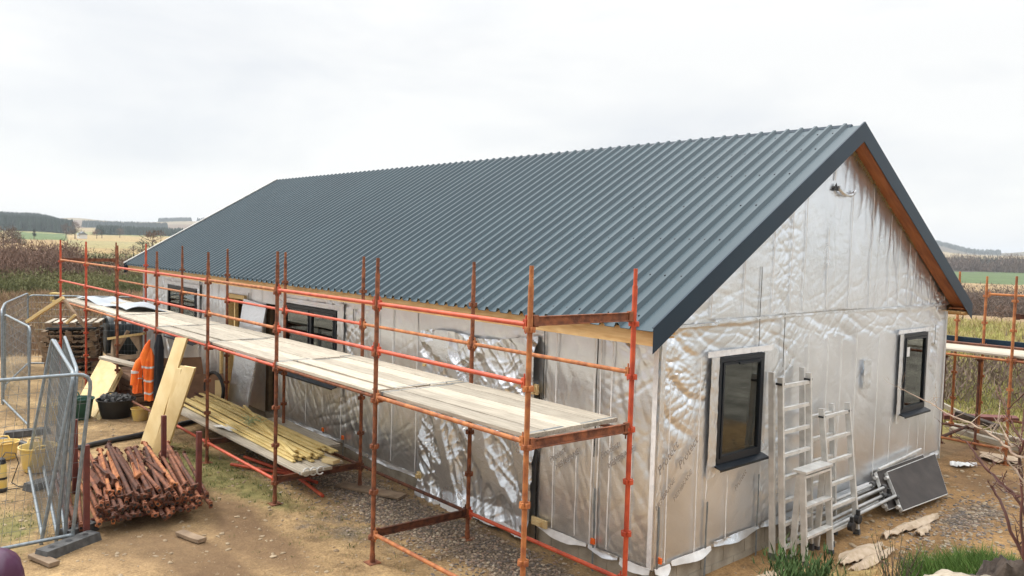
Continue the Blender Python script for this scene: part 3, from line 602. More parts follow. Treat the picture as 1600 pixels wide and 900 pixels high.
def hem(axis, a, c, z=.02, h=.075, fl=.05, sag=.03, m='foilwild', seed=0):
    t = np.linspace(a, c, max(8, int(abs(c-a)/.03))); s = (t-a)/(c-a); ns = 5; rows = []
    env = (.25+.75*np.sin(np.pi*s))*(.4+.9*fbm(t*2.3, t*0+seed*3.1, 150))
    for k in range(ns):
        q = k/(ns-1); w = fbm(t*4, t*0+k*.25, 80+seed); out = .006+(fl*q**1.3)*env*(.5+w)+.01*ridge(t*7, t*0+q*2, 90+seed); zz_ = z+.02-(h*q*(.35+.55*env)*(.5+1.0*fbm(t*1.7, t*0+seed, 140+seed)))-sag*env*q*.6+.012*(w-.5)
        rows.append(np.stack([t, -out, zz_], -1) if axis == 0 else np.stack([out, t, zz_], -1))
    P = np.stack(rows, 1); MB().slab(P, (0, -1, 0) if axis == 0 else (1, 0, 0), .003).build('foil_hem', M[m], house, smooth=60)
for k, (ax, a, c, z, h, fl, m) in enumerate(((1,.03,.28,.0,.10,.05,'white'), (1,.30,1.0,.02,.08,.05,'white'), (1,1.05,1.95,.05,.08,.05,'foilwild'), (1,2.0,2.9,.06,.07,.04,'foilwild'), (1,2.95,4.3,.06,.09,.04,'foilwild'), (1,4.3,5.2,.05,.10,.07,'white'), (1,5.2,6.2,.1,.09,.04,'foilwild'), (1,6.2,7.3,.12,.1,.05,'foilwild'),
        (0,-1.70,-.9,.0,.08,.05,'white'), (0,-.88,-.45,.0,.08,.03,'foilwild'), (0,-.42,-.02,.0,.13,.07,'white'), (0,-6.2,-4.1,.0,.07,.03,'foilwild'), (0,-8.6,-6.3,.05,.10,.05,'foilwild'), (0,-12.5,-11.1,.05,.08,.03,'foilwild'), (0,-16.4,-12.6,.05,.08,.03,'foilwild'))):
    hem(ax, a, c, z, h, fl, .02, m, k)
# taped joints round the windows and at the corner
def band(axis, t0, t1, z0, z1, m='foilband', dep=.012, seed=0, amp=.010, name='joint_tape'):
    nt_ = max(4, int((t1-t0)/.02)); nz_ = max(4, int((z1-z0)/.02)); T, Z = np.meshgrid(np.linspace(t0, t1, nt_), np.linspace(z0, z1, nz_), indexing='ij')
    d = dep+amp*ridge(T*9+Z*2, Z*7, 100+seed)*.7
    TT = T+.008*(fbm(Z*7, T*2, 105+seed)-.5); P = np.stack([TT, -d, Z], -1) if axis == 0 else np.stack([d, TT, Z], -1)
    MB().slab(P, (0, -1, 0) if axis == 0 else (1, 0, 0), .006).build(name, M[m], house, smooth=60)
band(1, .875, 1.018, .80, 2.12, seed=1); band(1, .80, 2.10, 2.125, 2.19, 'tape', .014, 2, .014); band(1, 1.918, 1.99, .95, 2.12, 'foilwild', .01, 3)
band(1, 5.60, 5.72, .80, 2.12, seed=4); band(1, 5.52, 6.72, 2.125, 2.18, 'tape', .014, 5, .014); band(1, 6.586, 6.65, .95, 2.12, 'foilwild', .01, 6)
band(1, 4.47, 4.68, 1.42, 1.82, 'foilwild', .012, 7, .02); band(1, .02, .09, .05, 2.4, 'foilband', .004, 8, .005); band(0, -.07, -.015, .02, 2.37, 'tape', .006, 9, .004)
band(0, -6.48, -6.28, .75, 2.25, 'foilwild', .008, 10, .014); band(0, -8.6, -6.3, 2.14, 2.22, 'foilwild', .01, 11, .016); band(0, -14.85, -14.64, .8, 2.2, 'foilband', .008, 12); band(0, -12.70, -12.56, .85, 2.2, 'foilband', .008, 13); band(0, -14.7, -12.6, 2.12, 2.2, 'foilwild', .01, 14)
band(1, .9, 7.35, 2.505, 2.53, 'foilwild', .016, 21, .016, 'lap_edge'); band(1, .05, .95, 2.47, 2.50, 'foilwild', .012, 22, .016, 'lap_edge')
# crumpled loop and dark slot below the apex, fibre at the top of the verge
T_ = MB(); pts = [(.02+.02*math.sin(a), 3.66+.20*math.cos(a)+.04, 4.12-.09*math.sin(a)) for a in np.linspace(.3, 3.3, 14)]
T_.poly(pts, [.022+.014*random.random() for _ in pts], 7); T_.build('foil_flap', M['foilwild'], house, smooth=60)
MB().prism([(.010, 3.34, 4.07), (.010, 3.49, 4.07), (.010, 3.43, 4.17)], (.006, 0, 0)).build('vent_slot', M['black'], house, smooth=0)
strip(1, 3.42, 4.2, 4.5, .03)
b = MB()
for k in range(900):
    q = random.random()**1.4; y = W/2-.16+q*2.4; z = float(zroof(y))-.235-random.random()*.05*(1.1-q); x = random.uniform(.004, .03)
    a = random.uniform(0, 6.3); l = .03*(1.2-q*.7); b.tube((x, y, z), (x+random.uniform(-.01, .01), y+math.cos(a)*l, z+math.sin(a)*l), .0025, 3, cap=False)
b.build('insulation', M['insul'], house, smooth=0)
# yellow wedges and blocks fixed to the wall
for k, (x, z, w, h) in enumerate(((-3.93, 1.60, .11, .07), (-1.76, 1.60, .10, .12), (-4.05, .03, .10, .10), (-1.62, .06, .24, .09))):
    b = MB(); b.box((x-w/2, -.06, z-h/2), (x+w/2, -.028, z+h/2)); b.box((x-w/4, -.10, z-h/4), (x+w/4, -.06, z+h/4)); b.build('timber_block', M['ply'], house, smooth=0)
# printed words on the membrane
def lettering(txt, axis, t, z, size, ang):
    cu = bpy.data.curves.new('lettering', 'FONT'); cu.body = txt; cu.size = size; cu.extrude = .001; cu.shear = .3; cu.materials.append(M['print']); cu.resolution_u = 3
    tmp = bpy.data.objects.new('lettering_source', cu); COL.objects.link(tmp); bpy.context.view_layer.update()
    me = bpy.data.meshes.new_from_object(tmp.evaluated_get(bpy.context.evaluated_depsgraph_get())); bpy.data.objects.remove(tmp)
    o = bpy.data.objects.new('lettering', me); COL.objects.link(o); o.parent = house
    base = Vector((t, -.008, z)) if axis == 0 else Vector((.006, t, z)); o.location = base-Vector(house['_w'])
    R = Matrix.Rotation(math.radians(90), 4, 'X') if axis == 0 else Matrix.Rotation(math.radians(90), 4, 'Z') @ Matrix.Rotation(math.radians(90), 4, 'X')
    o.rotation_euler = (R @ Matrix.Rotation(math.radians(ang), 4, 'Z')).to_euler()
for ax, t, z, s, a in ((1,.40,.98,.13,42), (1,.06,.98,.13,42), (1,1.45,.56,.09,42), (0,-1.50,.78,.10,38), (0,-.72,1.0,.10,38), (0,-3.95,1.2,.1,38)):
    lettering('Protect', ax, t, z, s, a)
for ax, t, z, s, a in ((1,.32,.66,.075,42), (1,.03,.62,.075,42), (0,-1.40,.72,.085,38), (0,-.62,.92,.085,38)):
    lettering('MEMBRANE', ax, t, z, s, a)
# ================================================================== SCAFFOLD
ORD = ['first','second','third','fourth','fifth','sixth','seventh','eighth','ninth','tenth']
def standard_mesh(z_top, z_bot=G, zt=2.603):
    b = MB(); z0 = z_bot
    b.tube((0,0,z0+.02), (0,0,z_top-.16), .0245, 12); b.tube((0,0,z_top-.16), (0,0,z_top), .019, 10)   # tube and spigot
    b.cm = 1; b.box((.012,-.004,z_top-.10), (.0195,.004,z_top-.092)); b.cm = 0
    b.box((-.07,-.07,z0+.0), (.07,.07,z0+.008)); b.tube((0,0,z0+.008), (0,0,z0+.10), .030, 10)
    return b
def collar_mesh():
    b = MB()
    b.tube((0,0,-.012), (0,0,.0), .034, 12)
    for k in range(4):                            # four V-pressings that take the wedges
        a = k*math.pi/2; c, s = math.cos(a), math.sin(a)
        R = Matrix(((c,-s,0,0), (s,c,0,0), (0,0,1,0), (0,0,0,1)))
        b.boxm(Matrix.Translation((.037*c, .037*s, .010)) @ R, .011, .020, .022)
        b.boxm(Matrix.Translation((.048*c, .048*s, .004)) @ R, .004, .012, .012)
    return b
ZT = 2.603
_std = {}
def standard(root, x, y, top, m, bot=G, levels=range(-1, 6), zt=ZT):
    s = standard_mesh(top, bot); s2 = MB(); s2.v = [(vx+x, vy+y, vz) for vx, vy, vz in s.v]; s2.f = s.f; s2.m = s.m
    o = s2.build('standard', [m, M['black']], root, smooth=40, loc=(x, y, bot))
    for n in levels:
        z = zt-.5*n-.05
        if z > top-.2 or z < bot+.05: continue
        key = m.name
        if key not in _std:
            c = collar_mesh(); me0 = c.build('collar', m, None, smooth=30, loc=(0,0,0)); _std[key] = me0.data; bpy.data.objects.remove(me0)
        c = bpy.data.objects.new('collar', _std[key]); COL.objects.link(c); c.parent = o; c.location = (0, 0, z-bot)
    return o
def ledger(root, p0, p1, m, name='ledger', r=.0215):
    p0 = Vector(p0); p1 = Vector(p1); d = (p1-p0).normalized(); b = MB()
    b.tube(p0+d*.055, p1-d*.055, r, 12)
    for p, s in ((p0, 1), (p1, -1)):
        b.bar(p+d*s*.034, p+d*s*.075, .030, .085)  # wedge head
        b.bar(p+d*s*.045, p+d*s*.055, .012, .16)
    return b.build(name, m, root, smooth=40, loc=p0)
def transom(root, p0, p1, m, name='transom'):
    p0 = Vector(p0); p1 = Vector(p1); d = (p1-p0).normalized(); b = MB(); q0 = p0+d*.03; q1 = p1-d*.03
    up = Vector((0,0,1)); sd = d.cross(up)
    b.bar(q0, q1, .009, .075)                       # web
    b.bar(q0-up*.036, q1-up*.036, .058, .009)       # bottom flange
    b.bar(q0+up*.036, q1+up*.036, .030, .007)
    for p, s in ((q0, 1), (q1, -1)): b.bar(p-d*s*.0, p+d*s*.05, .036, .10)
    return b.build(name, m, root, smooth=0, loc=p0)
YO, YI = -1.819, -.569
sc = thing('scaffold', (-8.4, -1.2, G), 'long red and rust brown tube scaffold along the eaves wall of the house', 'scaffold')
XS = [.04, -2.37, -4.80, -7.20, -9.60, -12.0, -14.4, -16.8]
R_, O_, U_, D_ = M['red'], M['orange'], M['rust'], M['darkrust']
outer_m = [O_, U_, U_, U_, U_, U_, R_, R_]; outer_top = [3.10, 3.09, 3.10, 3.03, 2.98, 3.04, 3.08, 3.08]
inner_m = [R_, U_, U_, U_, U_, U_, R_, U_]; inner_top = [3.08, 3.06, 3.05, 3.05, 3.05, 3.06, 3.06, 3.05]
inx = [.12, -2.295, -4.756, -7.2, -9.6, -12.0, -14.4, -16.8]
for k, x in enumerate(XS):
    standard(sc, x, YO, outer_top[k], outer_m[k]); standard(sc, inx[k], YI, inner_top[k], inner_m[k], levels=(0,1,2,3,4,5) )
top_m = [R_, R_, O_, R_, R_, O_, O_]; mid_m = [R_, R_, O_, R_, R_, R_, R_]; deck_m = [O_, R_, R_, R_, R_, O_, O_]; inn_m = [O_, O_, R_, R_, O_, O_, O_]
for k in range(7):
    a, c = XS[k], XS[k+1]
    ledger(sc, (a, YO, ZT), (c, YO, ZT), top_m[k]); ledger(sc, (a, YO, ZT-.5), (c, YO, ZT-.5), mid_m[k])
    if k != 1: ledger(sc, (a, YO, ZT-1.0), (c, YO, ZT-1.0), deck_m[k])
    else: ledger(sc, (a, YO, ZT-1.0), (c, YO, ZT-1.0), U_)
    ai, ci = inx[k], inx[k+1]
    ledger(sc, (ai, YI, ZT-.5), (ci, YI, ZT-.5), inn_m[k])
    ledger(sc, (ai, YI, ZT-1.06), (ci, YI, ZT-1.06), D_)
    if k != 1: ledger(sc, (a, YO, ZT-2.5 if k else ZT-2.47), (c, YO, ZT-2.5), [O_, U_, R_, R_, U_, U_, U_][k])
    if k != 3: ledger(sc, (ai, YI, ZT-2.5), (ci, YI, ZT-2.5), [R_, D_, D_, D_, D_, D_, D_][k])
for k, x in enumerate(XS):
    transom(sc, (x, YO, ZT-1.02), (inx[k], YI, ZT-1.02), U_)
    transom(sc, (x, YO, ZT-2.5), (inx[k], YI, ZT-2.5), D_)
transom(sc, (XS[0], YO, ZT+.03), (inx[0], YI, ZT+.03), U_); transom(sc, (XS[-1], YO, ZT), (inx[-1], YI, ZT), U_)
# boards of the long platform: each one lies loose on the transoms
def board(p0, p1, w, h, label, group, m='board', name='scaffold_board', cat='board', up=(0,0,1), bands=False):
    p0 = Vector(p0); p1 = Vector(p1); b = MB(); b.bar((0,0,0), (( p1-p0).length, 0, 0), w, h)
    # slightly uneven faces so that edges catch light
    L_ = (p1-p0).length; n = 10; P = []
    b = MB(); wv = random.uniform(0, 9); hw = w/2; hh = h/2; c_ = .004; ring = [(-hw+c_,-hh),(hw-c_,-hh),(hw,-hh+c_),(hw,hh-c_),(hw-c_,hh),(-hw+c_,hh),(-hw,hh-c_),(-hw,-hh+c_)]
    for i in range(n+1):
        s = i/n; oy = .0025*math.sin(wv+s*5); oz = .002*math.sin(wv*2+s*4)
        for ry, rz in ring: P.append((s*L_, ry+oy, rz+oz))
    fs = []
    for i in range(n):
        for j in range(8): fs.append((i*8+j, i*8+(j+1) % 8, (i+1)*8+(j+1) % 8, (i+1)*8+j))
    fs += [tuple(reversed(range(8))), tuple(n*8+j for j in range(8))]
    b.add(P, fs)
    if bands:
        b.cm = 1
        for e in (.05, L_-.05): b.box((e-.012,-hw-.0015,-hh-.0015), (e+.012,hw+.0015,hh+.0015))
    o = b.build(name, [M[m], M['galv']], None, smooth=30, loc=(0,0,0))
    d = (p1-p0).normalized(); u_ = Vector(up); sd = d.cross(u_).normalized() if abs(d.dot(u_)) < .99 else Vector((0,1,0)); u2 = sd.cross(d)
    o.matrix_world = Matrix(((d.x, -sd.x, u2.x, p0.x), (d.y, -sd.y, u2.y, p0.y), (d.z, -sd.z, u2.z, p0.z), (0,0,0,1)))
    return tag(o, label, cat, group)
bays = ['bay at the gable corner', 'second bay from the gable corner', 'third bay from the gable corner', 'fourth bay from the gable corner', 'fifth bay from the gable corner', 'second bay from the far end', 'far end bay']
lanes = ['outermost', 'second', 'middle', 'fourth', 'innermost']
for k in range(7):
    a, c = XS[k], XS[k+1]
    for j in range(5):
        y = YO+.145+j*.232+random.uniform(-.004, .004)+(-.05 if k in (1, 3) else 0)*(j == 0); z = ZT-.963+random.uniform(0, .004)
        e0 = a+(-.02 if k == 0 else random.uniform(-.05, .03)); e1 = c+.02+random.uniform(-.03, .06)
        if k in (1, 3, 5): z += .003
        lab = f'{lanes[j]} pale board on the scaffold platform, {bays[k]}' if j in (0, 2, 4) else f'{lanes[j]} pale board from the outer edge of the platform, {bays[k]}'
        board((e0, y, z), (e1, y, z), .221, .038, lab, 'boards of the long scaffold platform', bands=True)
# short dark end pieces sticking out below the boards
for k, x in ((1, -2.60), (3, -7.6), (4, -9.9), (2, -5.1)):
    board((x, YO+.02, ZT-1.0), (x+.02, YO+.9, ZT-1.0), .20, .036, f'short dark board end lying across under the platform, {bays[k]}', 'cross boards under the platform', m='oldwood')
# grey sheet lying on the far end of the deck
P = np.zeros((14, 8, 3))
for i in range(14):
    for j in range(8):
        s, t = i/13, j/7; x = -16.6+s*4.1+t*.25; y = YO+.30+t*.75
        z = ZT-.93+.05*math.sin(s*9+t*2)*(s > .1)+.16*max(0, s-.72)*math.sin(t*3.1)*2.2+.02*math.sin(t*7)+.03
        P[i, j] = (x, y, z)
o = MB().slab(P, (0,0,1), .012).build('plastic_sheet', mat('pale_grey_sheet', (.42,.46,.50), (.34,.38,.42), .4, scale=2), None, smooth=60, loc=(-14.5, -1.2, ZT-.94))
tag(o, 'pale blue grey sheet draped over the far end of the scaffold platform', 'sheet')
# ---------------- scaffold behind the house on the right
s2_ = thing('scaffold', (.3, 9.4, G), 'orange rusty scaffold behind the far corner of the gable wall', 'scaffold')
yi2, yo2 = 8.80, 10.10
for x, y, top, m, z0 in ((.53, yi2, 2.98, O_, G), (-1.9, yi2, 2.98, O_, G), (-.33, yo2, 2.93, O_, G), (2.1, yo2, 2.95, O_, G), (2.95, yi2, 2.95, O_, G), (-.82, yo2+.05, 3.0, O_, G), (-2.75, yo2, 2.95, U_, G)): standard(s2_, x, y, top, m)
for x in (-.62, -.05): ledger(s2_, (x-.0, yi2+.3, .0+G+.05), (x, yi2+.3, 1.52), D_, 'prop')
ledger(s2_, (.53, yi2, 1.55), (-1.9, yi2, 1.55), O_); ledger(s2_, (.53, yi2, 1.55), (2.95, yi2, 1.55), U_); ledger(s2_, (-.33, yo2, ZT), (2.1, yo2, ZT), O_); ledger(s2_, (-.33, yo2, 1.6), (2.1, yo2, 1.6), O_); ledger(s2_, (-.33, yo2, 1.6), (-2.75, yo2, 1.6), O_)
ledger(s2_, (.53, yi2, .04), (-1.9, yi2, .04), O_); ledger(s2_, (.53, yi2, .54), (2.95, yi2, .54), D_); ledger(s2_, (-.33, yo2, .04), (-2.75, yo2, .04), D_)
transom(s2_, (.53, yi2, 2.30), (2.1, yo2, 2.36), D_); transom(s2_, (.53, yi2, 1.56), (.53, yo2, 1.56), U_); transom(s2_, (-1.9, yi2, 1.56), (-1.9, yo2, 1.56), U_)
for j in range(5):
    y = yi2+.15+j*.24
    board((-1.95, y, 1.62), (2.9, y, 1.62), .23, .038, f'{lanes[j]} board on the platform behind the far gable corner', 'boards of the rear scaffold platform')
board((-2.2, yo2+.09, 1.70), (2.9, yo2+.09, 1.70), .03, .11, 'blue grey toe board along the back of the rear platform', None, m='flash', name='toe_board', cat='board')
board((-2.2, yo2-.25, 1.66), (1.2, yo2-.13, 1.66), .15, .04, 'rust brown plank lying along the rear platform', None, m='darkrust', name='plank', cat='plank')
# ================================================================== SITE THINGS
def item(name, loc, label, cat, group=None): return thing(name, loc, label, cat, group)
def g0(u, v, z=G): p = un(u, v, 2, z); return p
# ---- mesh fence panels
def fence_panel(p0, p1, lean, h, label, rz=True, diag=True, feet=True, solid=None):
    """p0, p1: feet; lean: horizontal vector added at the top"""
    p0 = Vector(p0); p1 = Vector(p1); lean = Vector(lean); t = thing('site_fence', tuple(p0), label, 'fence', 'mesh fencing round the site')
    top = Vector((0, 0, h))+lean; d = (p1-p0); L_ = d.length; d.normalize(); up = top.normalized(); r = .0205
    c = .16
    a0 = p0; a1 = p0+top*(1-c/h); a2 = p0+top+d*c; b2 = p1+top-d*c; b1 = p1+top*(1-c/h); b0 = p1
    arc = lambda A, B, C: [((1-s)**2)*A+2*s*(1-s)*B+s*s*C for s in (0, .25, .5, .75, 1)]
    pts = [a0]+arc(a1, p0+top, a2)+arc(b2, p1+top, b1)+[b0]
    MB().poly(pts, r, 10).build('frame', M['galv'], t, smooth=50)
    lo = up*.09
    MB().tube(p0+lo-d*.0, p1+lo, r, 10).build('bottom_rail', M['galv'], t, smooth=50)
    b = MB(); wr = .0022
    n = int(L_/.085)
    for k in range(1, n): q = p0+d*(L_*k/n); b.tube(q+lo, q+top*.985, wr, 3, cap=False)
    for k in range(1, int(h/.17)): q = lo+(top-lo)*(k/int(h/.17)); b.tube(p0+q, p1+q, wr, 3, cap=False)
    b.build('wire_mesh', M['galv'], t, smooth=0)
    return t
def block(p0, p1, label, w=.19, h=.10, m='rubber'):
    p0 = Vector(p0); p1 = Vector(p1); t = thing('rubber_block', tuple(p0), label, 'fence block', 'rubber blocks that weigh down the fence')
    d = (p1-p0).normalized(); sd = Vector((-d.y, d.x, 0)); L_ = (p1-p0).length
    b = MB(); q = [p0+sd*w/2, p1+sd*w/2, p1-sd*w/2, p0-sd*w/2]; k = .82
    cc = (p0+p1)/2; qt = [cc+(v-cc)*Vector((1,1,1))*.93+Vector((0,0,h)) for v in q]
    b.add(q+qt, [(3,2,1,0), (4,5,6,7), (0,1,5,4), (1,2,6,5), (2,3,7,6), (3,0,4,7)])
    for s in (.2, .5, .8): c = p0+(p1-p0)*s+Vector((0,0,h-.004)); b.cm = 1; b.tube(c, c+Vector((0,0,.006)), .035, 10); b.cm = 0
    b.build('block', [M[m], M['black']], t, smooth=0)
    return t
A1 = dp(112, 850, 8.9); A1.z = G+.02
fence_panel(A1, A1+Vector((.05, -3.45, .02)), (.16, .17, 0), 1.92, 'front wire mesh fence panel, its rounded corner leaning over the rusty tubes')
n1 = g0(64, 850); f1 = g0(45, 748); fence_panel(n1, n1+(f1-n1).normalized()*3.4, (.16,.30,0), 1.92, 'fence panel seen edge on, lower one of the leaning pair')
n2_ = g0(101, 846); f2_ = g0(88, 742); fence_panel(n2_, n2_+(f2_-n2_).normalized()*3.4, (.04,.12,0), 1.95, 'fence panel seen edge on, nearer to the rusty tube stack')
n3_ = g0(88, 846); f3_ = g0(68, 745); fence_panel(n3_, n3_+(f3_-n3_).normalized()*3.4, (.07,.16,0), 1.90, 'fence panel seen edge on, squeezed between two others')
c0 = g0(44, 672); c1 = g0(5, 632); fence_panel(c0, c1, (.05,.03,0), 1.82, 'mesh fence panel beyond the yellow tubs, running away from the camera')
dA = dp(8, 560, 17.5); dA.z = G; dB = dp(44, 545, 20.5); dB.z = G
fence_panel(c1+Vector((-.1,0,0)), dA, (0,0,0), 1.9, 'short fence panel at the bend of the fence line')
fence_panel(dA, dB, (0,0,0), 1.9, 'fence panel after the bend, in front of dead grass')
e1 = dp(135, 540, 20.6); e1.z = G; e2 = dp(232, 540, 20.8); e2.z = G
fence_panel(dB, e1, (0,0,0), 1.85, 'rear fence panel behind the pallet stack'); fence_panel(e1, e2, (0,0,0), 1.85, 'rear fence panel behind the dark tank')
block(g0(62, 876), g0(150, 842), 'grey rubber fence foot under the leaning fence panels'); block(g0(5, 684), g0(80, 676), 'long grey rubber fence foot by the yellow tubs')
block(g0(42, 768), g0(110, 748), 'dark rubber fence foot behind the leaning panels'); block(g0(100, 842), g0(146, 826), 'dark rubber fence foot pushed against the tube stack')
# ---- stillage of rusty tubes
st = item('stillage', (-6.2, -3.3, G), 'maroon steel stillage with four uprights round the rusty tubes', 'stillage')
AX = Vector((-.9877, .1564, 0)); PX = Vector((.1564, .9877, 0)); SO = Vector((-4.93, -3.98, 0))
def sp(s, t, z): return SO+AX*s+PX*t+Vector((0, 0, G+z))
px = [(sp(s, t, 0).x, sp(s, t, 0).y) for s, t in ((.0, -.05), (.55, 1.27), (1.85, -.05), (1.85, 1.05))]
for (x, y), h in zip(px, (1.08, .98, 1.0, .95)):
    b = MB(); b.box((x-.03, y-.03, G), (x+.03, y+.03, G+h)); b.build('post', M['deep'], st, smooth=0)
for s in (.35, 1.72): MB().bar(sp(s, .02, .08), sp(s, 1.22, .08), .05, .05).build('cross_rail', M['deep'], st, smooth=0)
tp = None
def pile_tube(L_, m):
    b = MB(); b.tube((0,0,0), (L_,0,0), .0245, 10); b.cm = 1; b.tube((-.001,0,0), (.004,0,0), .018, 8); b.cm = 0
    for e, s in ((0, 1), (L_, -1)):
        b.box((e+s*.03-.015, -.020, -.042), (e+s*.03+.015, .020, .042)); b.box((e+s*.06-.006, -.010, -.052), (e+s*.06+.006, .010, .052))
    o = b.build('scaffold_tube', [m, M['black']], None, smooth=40, loc=(0,0,0)); return tag(o, 'rusty scaffold tube in the heap inside the steel stillage', 'scaffold tube', 'rusty tubes heaped in the stillage')
def pile_beam(L_, m):
    b = MB(); b.bar((0,0,0), (L_,0,0), .010, .075); b.bar((0,0,-.036), (L_,0,-.036), .06, .009); b.bar((0,0,.036), (L_,0,.036), .035, .007); b.bar((0,0,0), (.05,0,0), .04, .10); b.bar((L_-.05,0,0), (L_,0,0), .04, .10)
    o = b.build('scaffold_transom', m, None, smooth=0, loc=(0,0,0)); return tag(o, 'short rusty scaffold beam lying on top of the stillage heap', 'scaffold beam', 'rusty beams on the heap')
protos = [pile_tube(2.15, M['darkrust']), pile_tube(2.1, M['rust']), pile_tube(2.1, M['orange'])]
used = [False]*3; k = 0; rows = [(16, .0), (16, .045), (15, .09), (14, .135), (11, .18)]
for n, dz in rows:
    for j in range(n):
        wsel = random.choices((0, 1, 2), (4, 4, 1.2))[0]
        o = protos[wsel] if not used[wsel] else dup(protos[wsel]); used[wsel] = True
        t_ = .05+1.16*(j+.5)/n+random.uniform(-.015, .015); o.location = sp(random.uniform(-.22, .10)+dz*1.5, t_, .17+dz*1.2+random.uniform(0, .03)); o.rotation_euler = (random.uniform(0, 6), random.uniform(-.06, .02), math.radians(171)+random.uniform(-.06, .06))
pb = pile_beam(.85, M['darkrust']); pb2 = pile_beam(.8, M['orange']); pb2['label'] = 'short orange rusted scaffold beam lying on top of the stillage heap'
for k in range(9):
    src = pb if k % 5 else pb2
    o = src if k in (0, 1) else dup(src)
    if k == 1: o = pb
    s_ = random.uniform(.25, .75); t_ = random.uniform(.15, .95)
    o.location = sp(s_+.2, t_, .36+random.uniform(0, .10)-.10*abs(t_-.4)); o.rotation_euler = (random.uniform(0, 6), random.uniform(-.06, .10), math.radians(171)+random.uniform(-.16, .16))
for k in range(7):                                 # tubes spilled beside the posts
    o = dup(protos[k % 2]); o.location = sp(random.uniform(-.05, .3), -.10-.05*(k % 3) if k < 5 else 1.32, .05+.055*(k//2)); o.rotation_euler = (0, -.01, math.radians(171)+random.uniform(-.06, .06)); o['label'] = 'rusty scaffold tube slid down outside the stillage posts'; o['group'] = 'tubes fallen beside the stillage'
for k, (u, v, a, l) in enumerate(((285, 836, .3, .42), (55, 872, .1, .35))):
    p = g0(u, v+4); board(p+Vector((-.1, 0, .03)), p+Vector((.3, .12, .03)), .11, .045, ('short old timber block under the front of the stillage', 'short old timber block by the fence foot')[k], None, m='oldwood', name='timber_block', cat='timber')
# ---- loose red tubes and the tubs
for k, (a, c, lab) in enumerate((((-6.75, -1.62), (-5.6, -1.02), 'bright red tube lying on the grass below the timber platform'), ((-6.3, -1.05), (-4.62, -1.22), 'bright red tube crossing another, its end on the gravel'), ((-6.9, -1.35), (-5.2, -1.0), 'thin red tube lying behind the other loose red tubes'))):
    b = MB(); L_ = math.hypot(c[0]-a[0], c[1]-a[1]); b.tube((a[0], a[1], G+.05+.02*k), (c[0], c[1], G+.04), .024, 10); tag(b.build('steel_tube', M['red'], None, smooth=40, loc=(a[0], a[1], G)), lab, 'tube', 'loose red tubes on the ground')
def tub(p, r, h, m, label, name='tub', handles=True, fill=None, sy=1., tilt=0):
    t = thing(name, tuple(p), label, 'tub' if name == 'tub' else 'bucket'); x, y, z = p
    prof = [(r*.72, 0), (r*.78, .02), (r*.97, h*.93), (r*1.04, h*.94), (r*1.05, h), (r*.98, h), (r*.93, h*.9), (r*.70, .03)]
    MB().lathe((x, y, z), prof, 26, sy).build('body', M[m], t, smooth=50)
    if handles:
        for s in (-1, 1):
            pts = [(x+s*r*1.0, y-.09, z+h*.95), (x+s*r*1.12, y-.07, z+h*1.12), (x+s*r*1.15, y, z+h*1.16), (x+s*r*1.12, y+.07, z+h*1.12), (x+s*r*1.0, y+.09, z+h*.95)]
            MB().poly(pts, .014, 7).build('handle', M[m], t, smooth=60)
    if fill:
        b = MB()
        for k in range(70):
            a = random.uniform(0, 6.3); q = r*.85*math.sqrt(random.random()); s = random.uniform(.02, .05)
            c = Vector((x+q*math.cos(a), y+q*math.sin(a)*sy, z+h*.92+.05*(1-q/r)+random.uniform(0, .05)))
            b.boxm(Matrix.Translation(c) @ Matrix.Rotation(random.uniform(0, 3), 4, Vector((random.random(), random.random(), random.random())).normalized()), s, s*.7, s*.5)
        f_ = b.build('rubble', M[fill], t, smooth=0); f_['kind'] = 'stuff'
    return t
tub(g0(181, 652), .33, .36, 'black', 'big black rubble tub in front of the leaning yellow sheets', fill='rubber')
tub(g0(122, 655), .27, .40, 'green', 'dark green tub half hidden by the fence and yellow sheet')
tub(g0(219, 657), .16, .24, 'yellow', 'small yellow bucket between black tub and tall boards', name='bucket', handles=False)
tub(g0(90, 660), .22, .33, 'yellow', 'yellow tub standing beside the green tub behind the fence')
tub(g0(60, 734), .25, .36, 'yellow', 'yellow handled tub seen through the leaning fence panels')
tub(g0(8, 716), .19, .26, 'yellow', 'pale yellow tub cut by the frame beside the pump')
# small yellow and black pump with its lead
pt = item('pump', tuple(g0(2, 768)), 'yellow and black submersible pump at the frame edge with its lead', 'pump'); x, y, z = pt['_w']
MB().lathe((x, y, z), [(.07, 0), (.075, .04), (.07, .05)], 14).build('base', M['black'], pt); MB().lathe((x, y, z+.05), [(.062, 0), (.066, .02), (.066, .30), (.055, .33)], 14).build('body', M['yellow'], pt)
MB().lathe((x, y, z+.17), [(.069, 0), (.069, .03)], 14).build('band', M['black'], pt); MB().lathe((x, y, z+.38), [(.06, 0), (.05, .06), (.02, .08)], 14).build('cap', M['black'], pt)
MB().poly([(x, y, z+.44), (x, y+.05, z+.52), (x+.02, y+.16, z+.5), (x+.02, y+.20, z+.36), (x, y+.12, z+.1), (x, y+.20, z+.03), (x+.05, y+.34, z+.03), (x+.02, y+.2, z+.015), (x-.05, y-.3, z+.015)], .007, 6).build('lead', M['black'], pt, smooth=60)
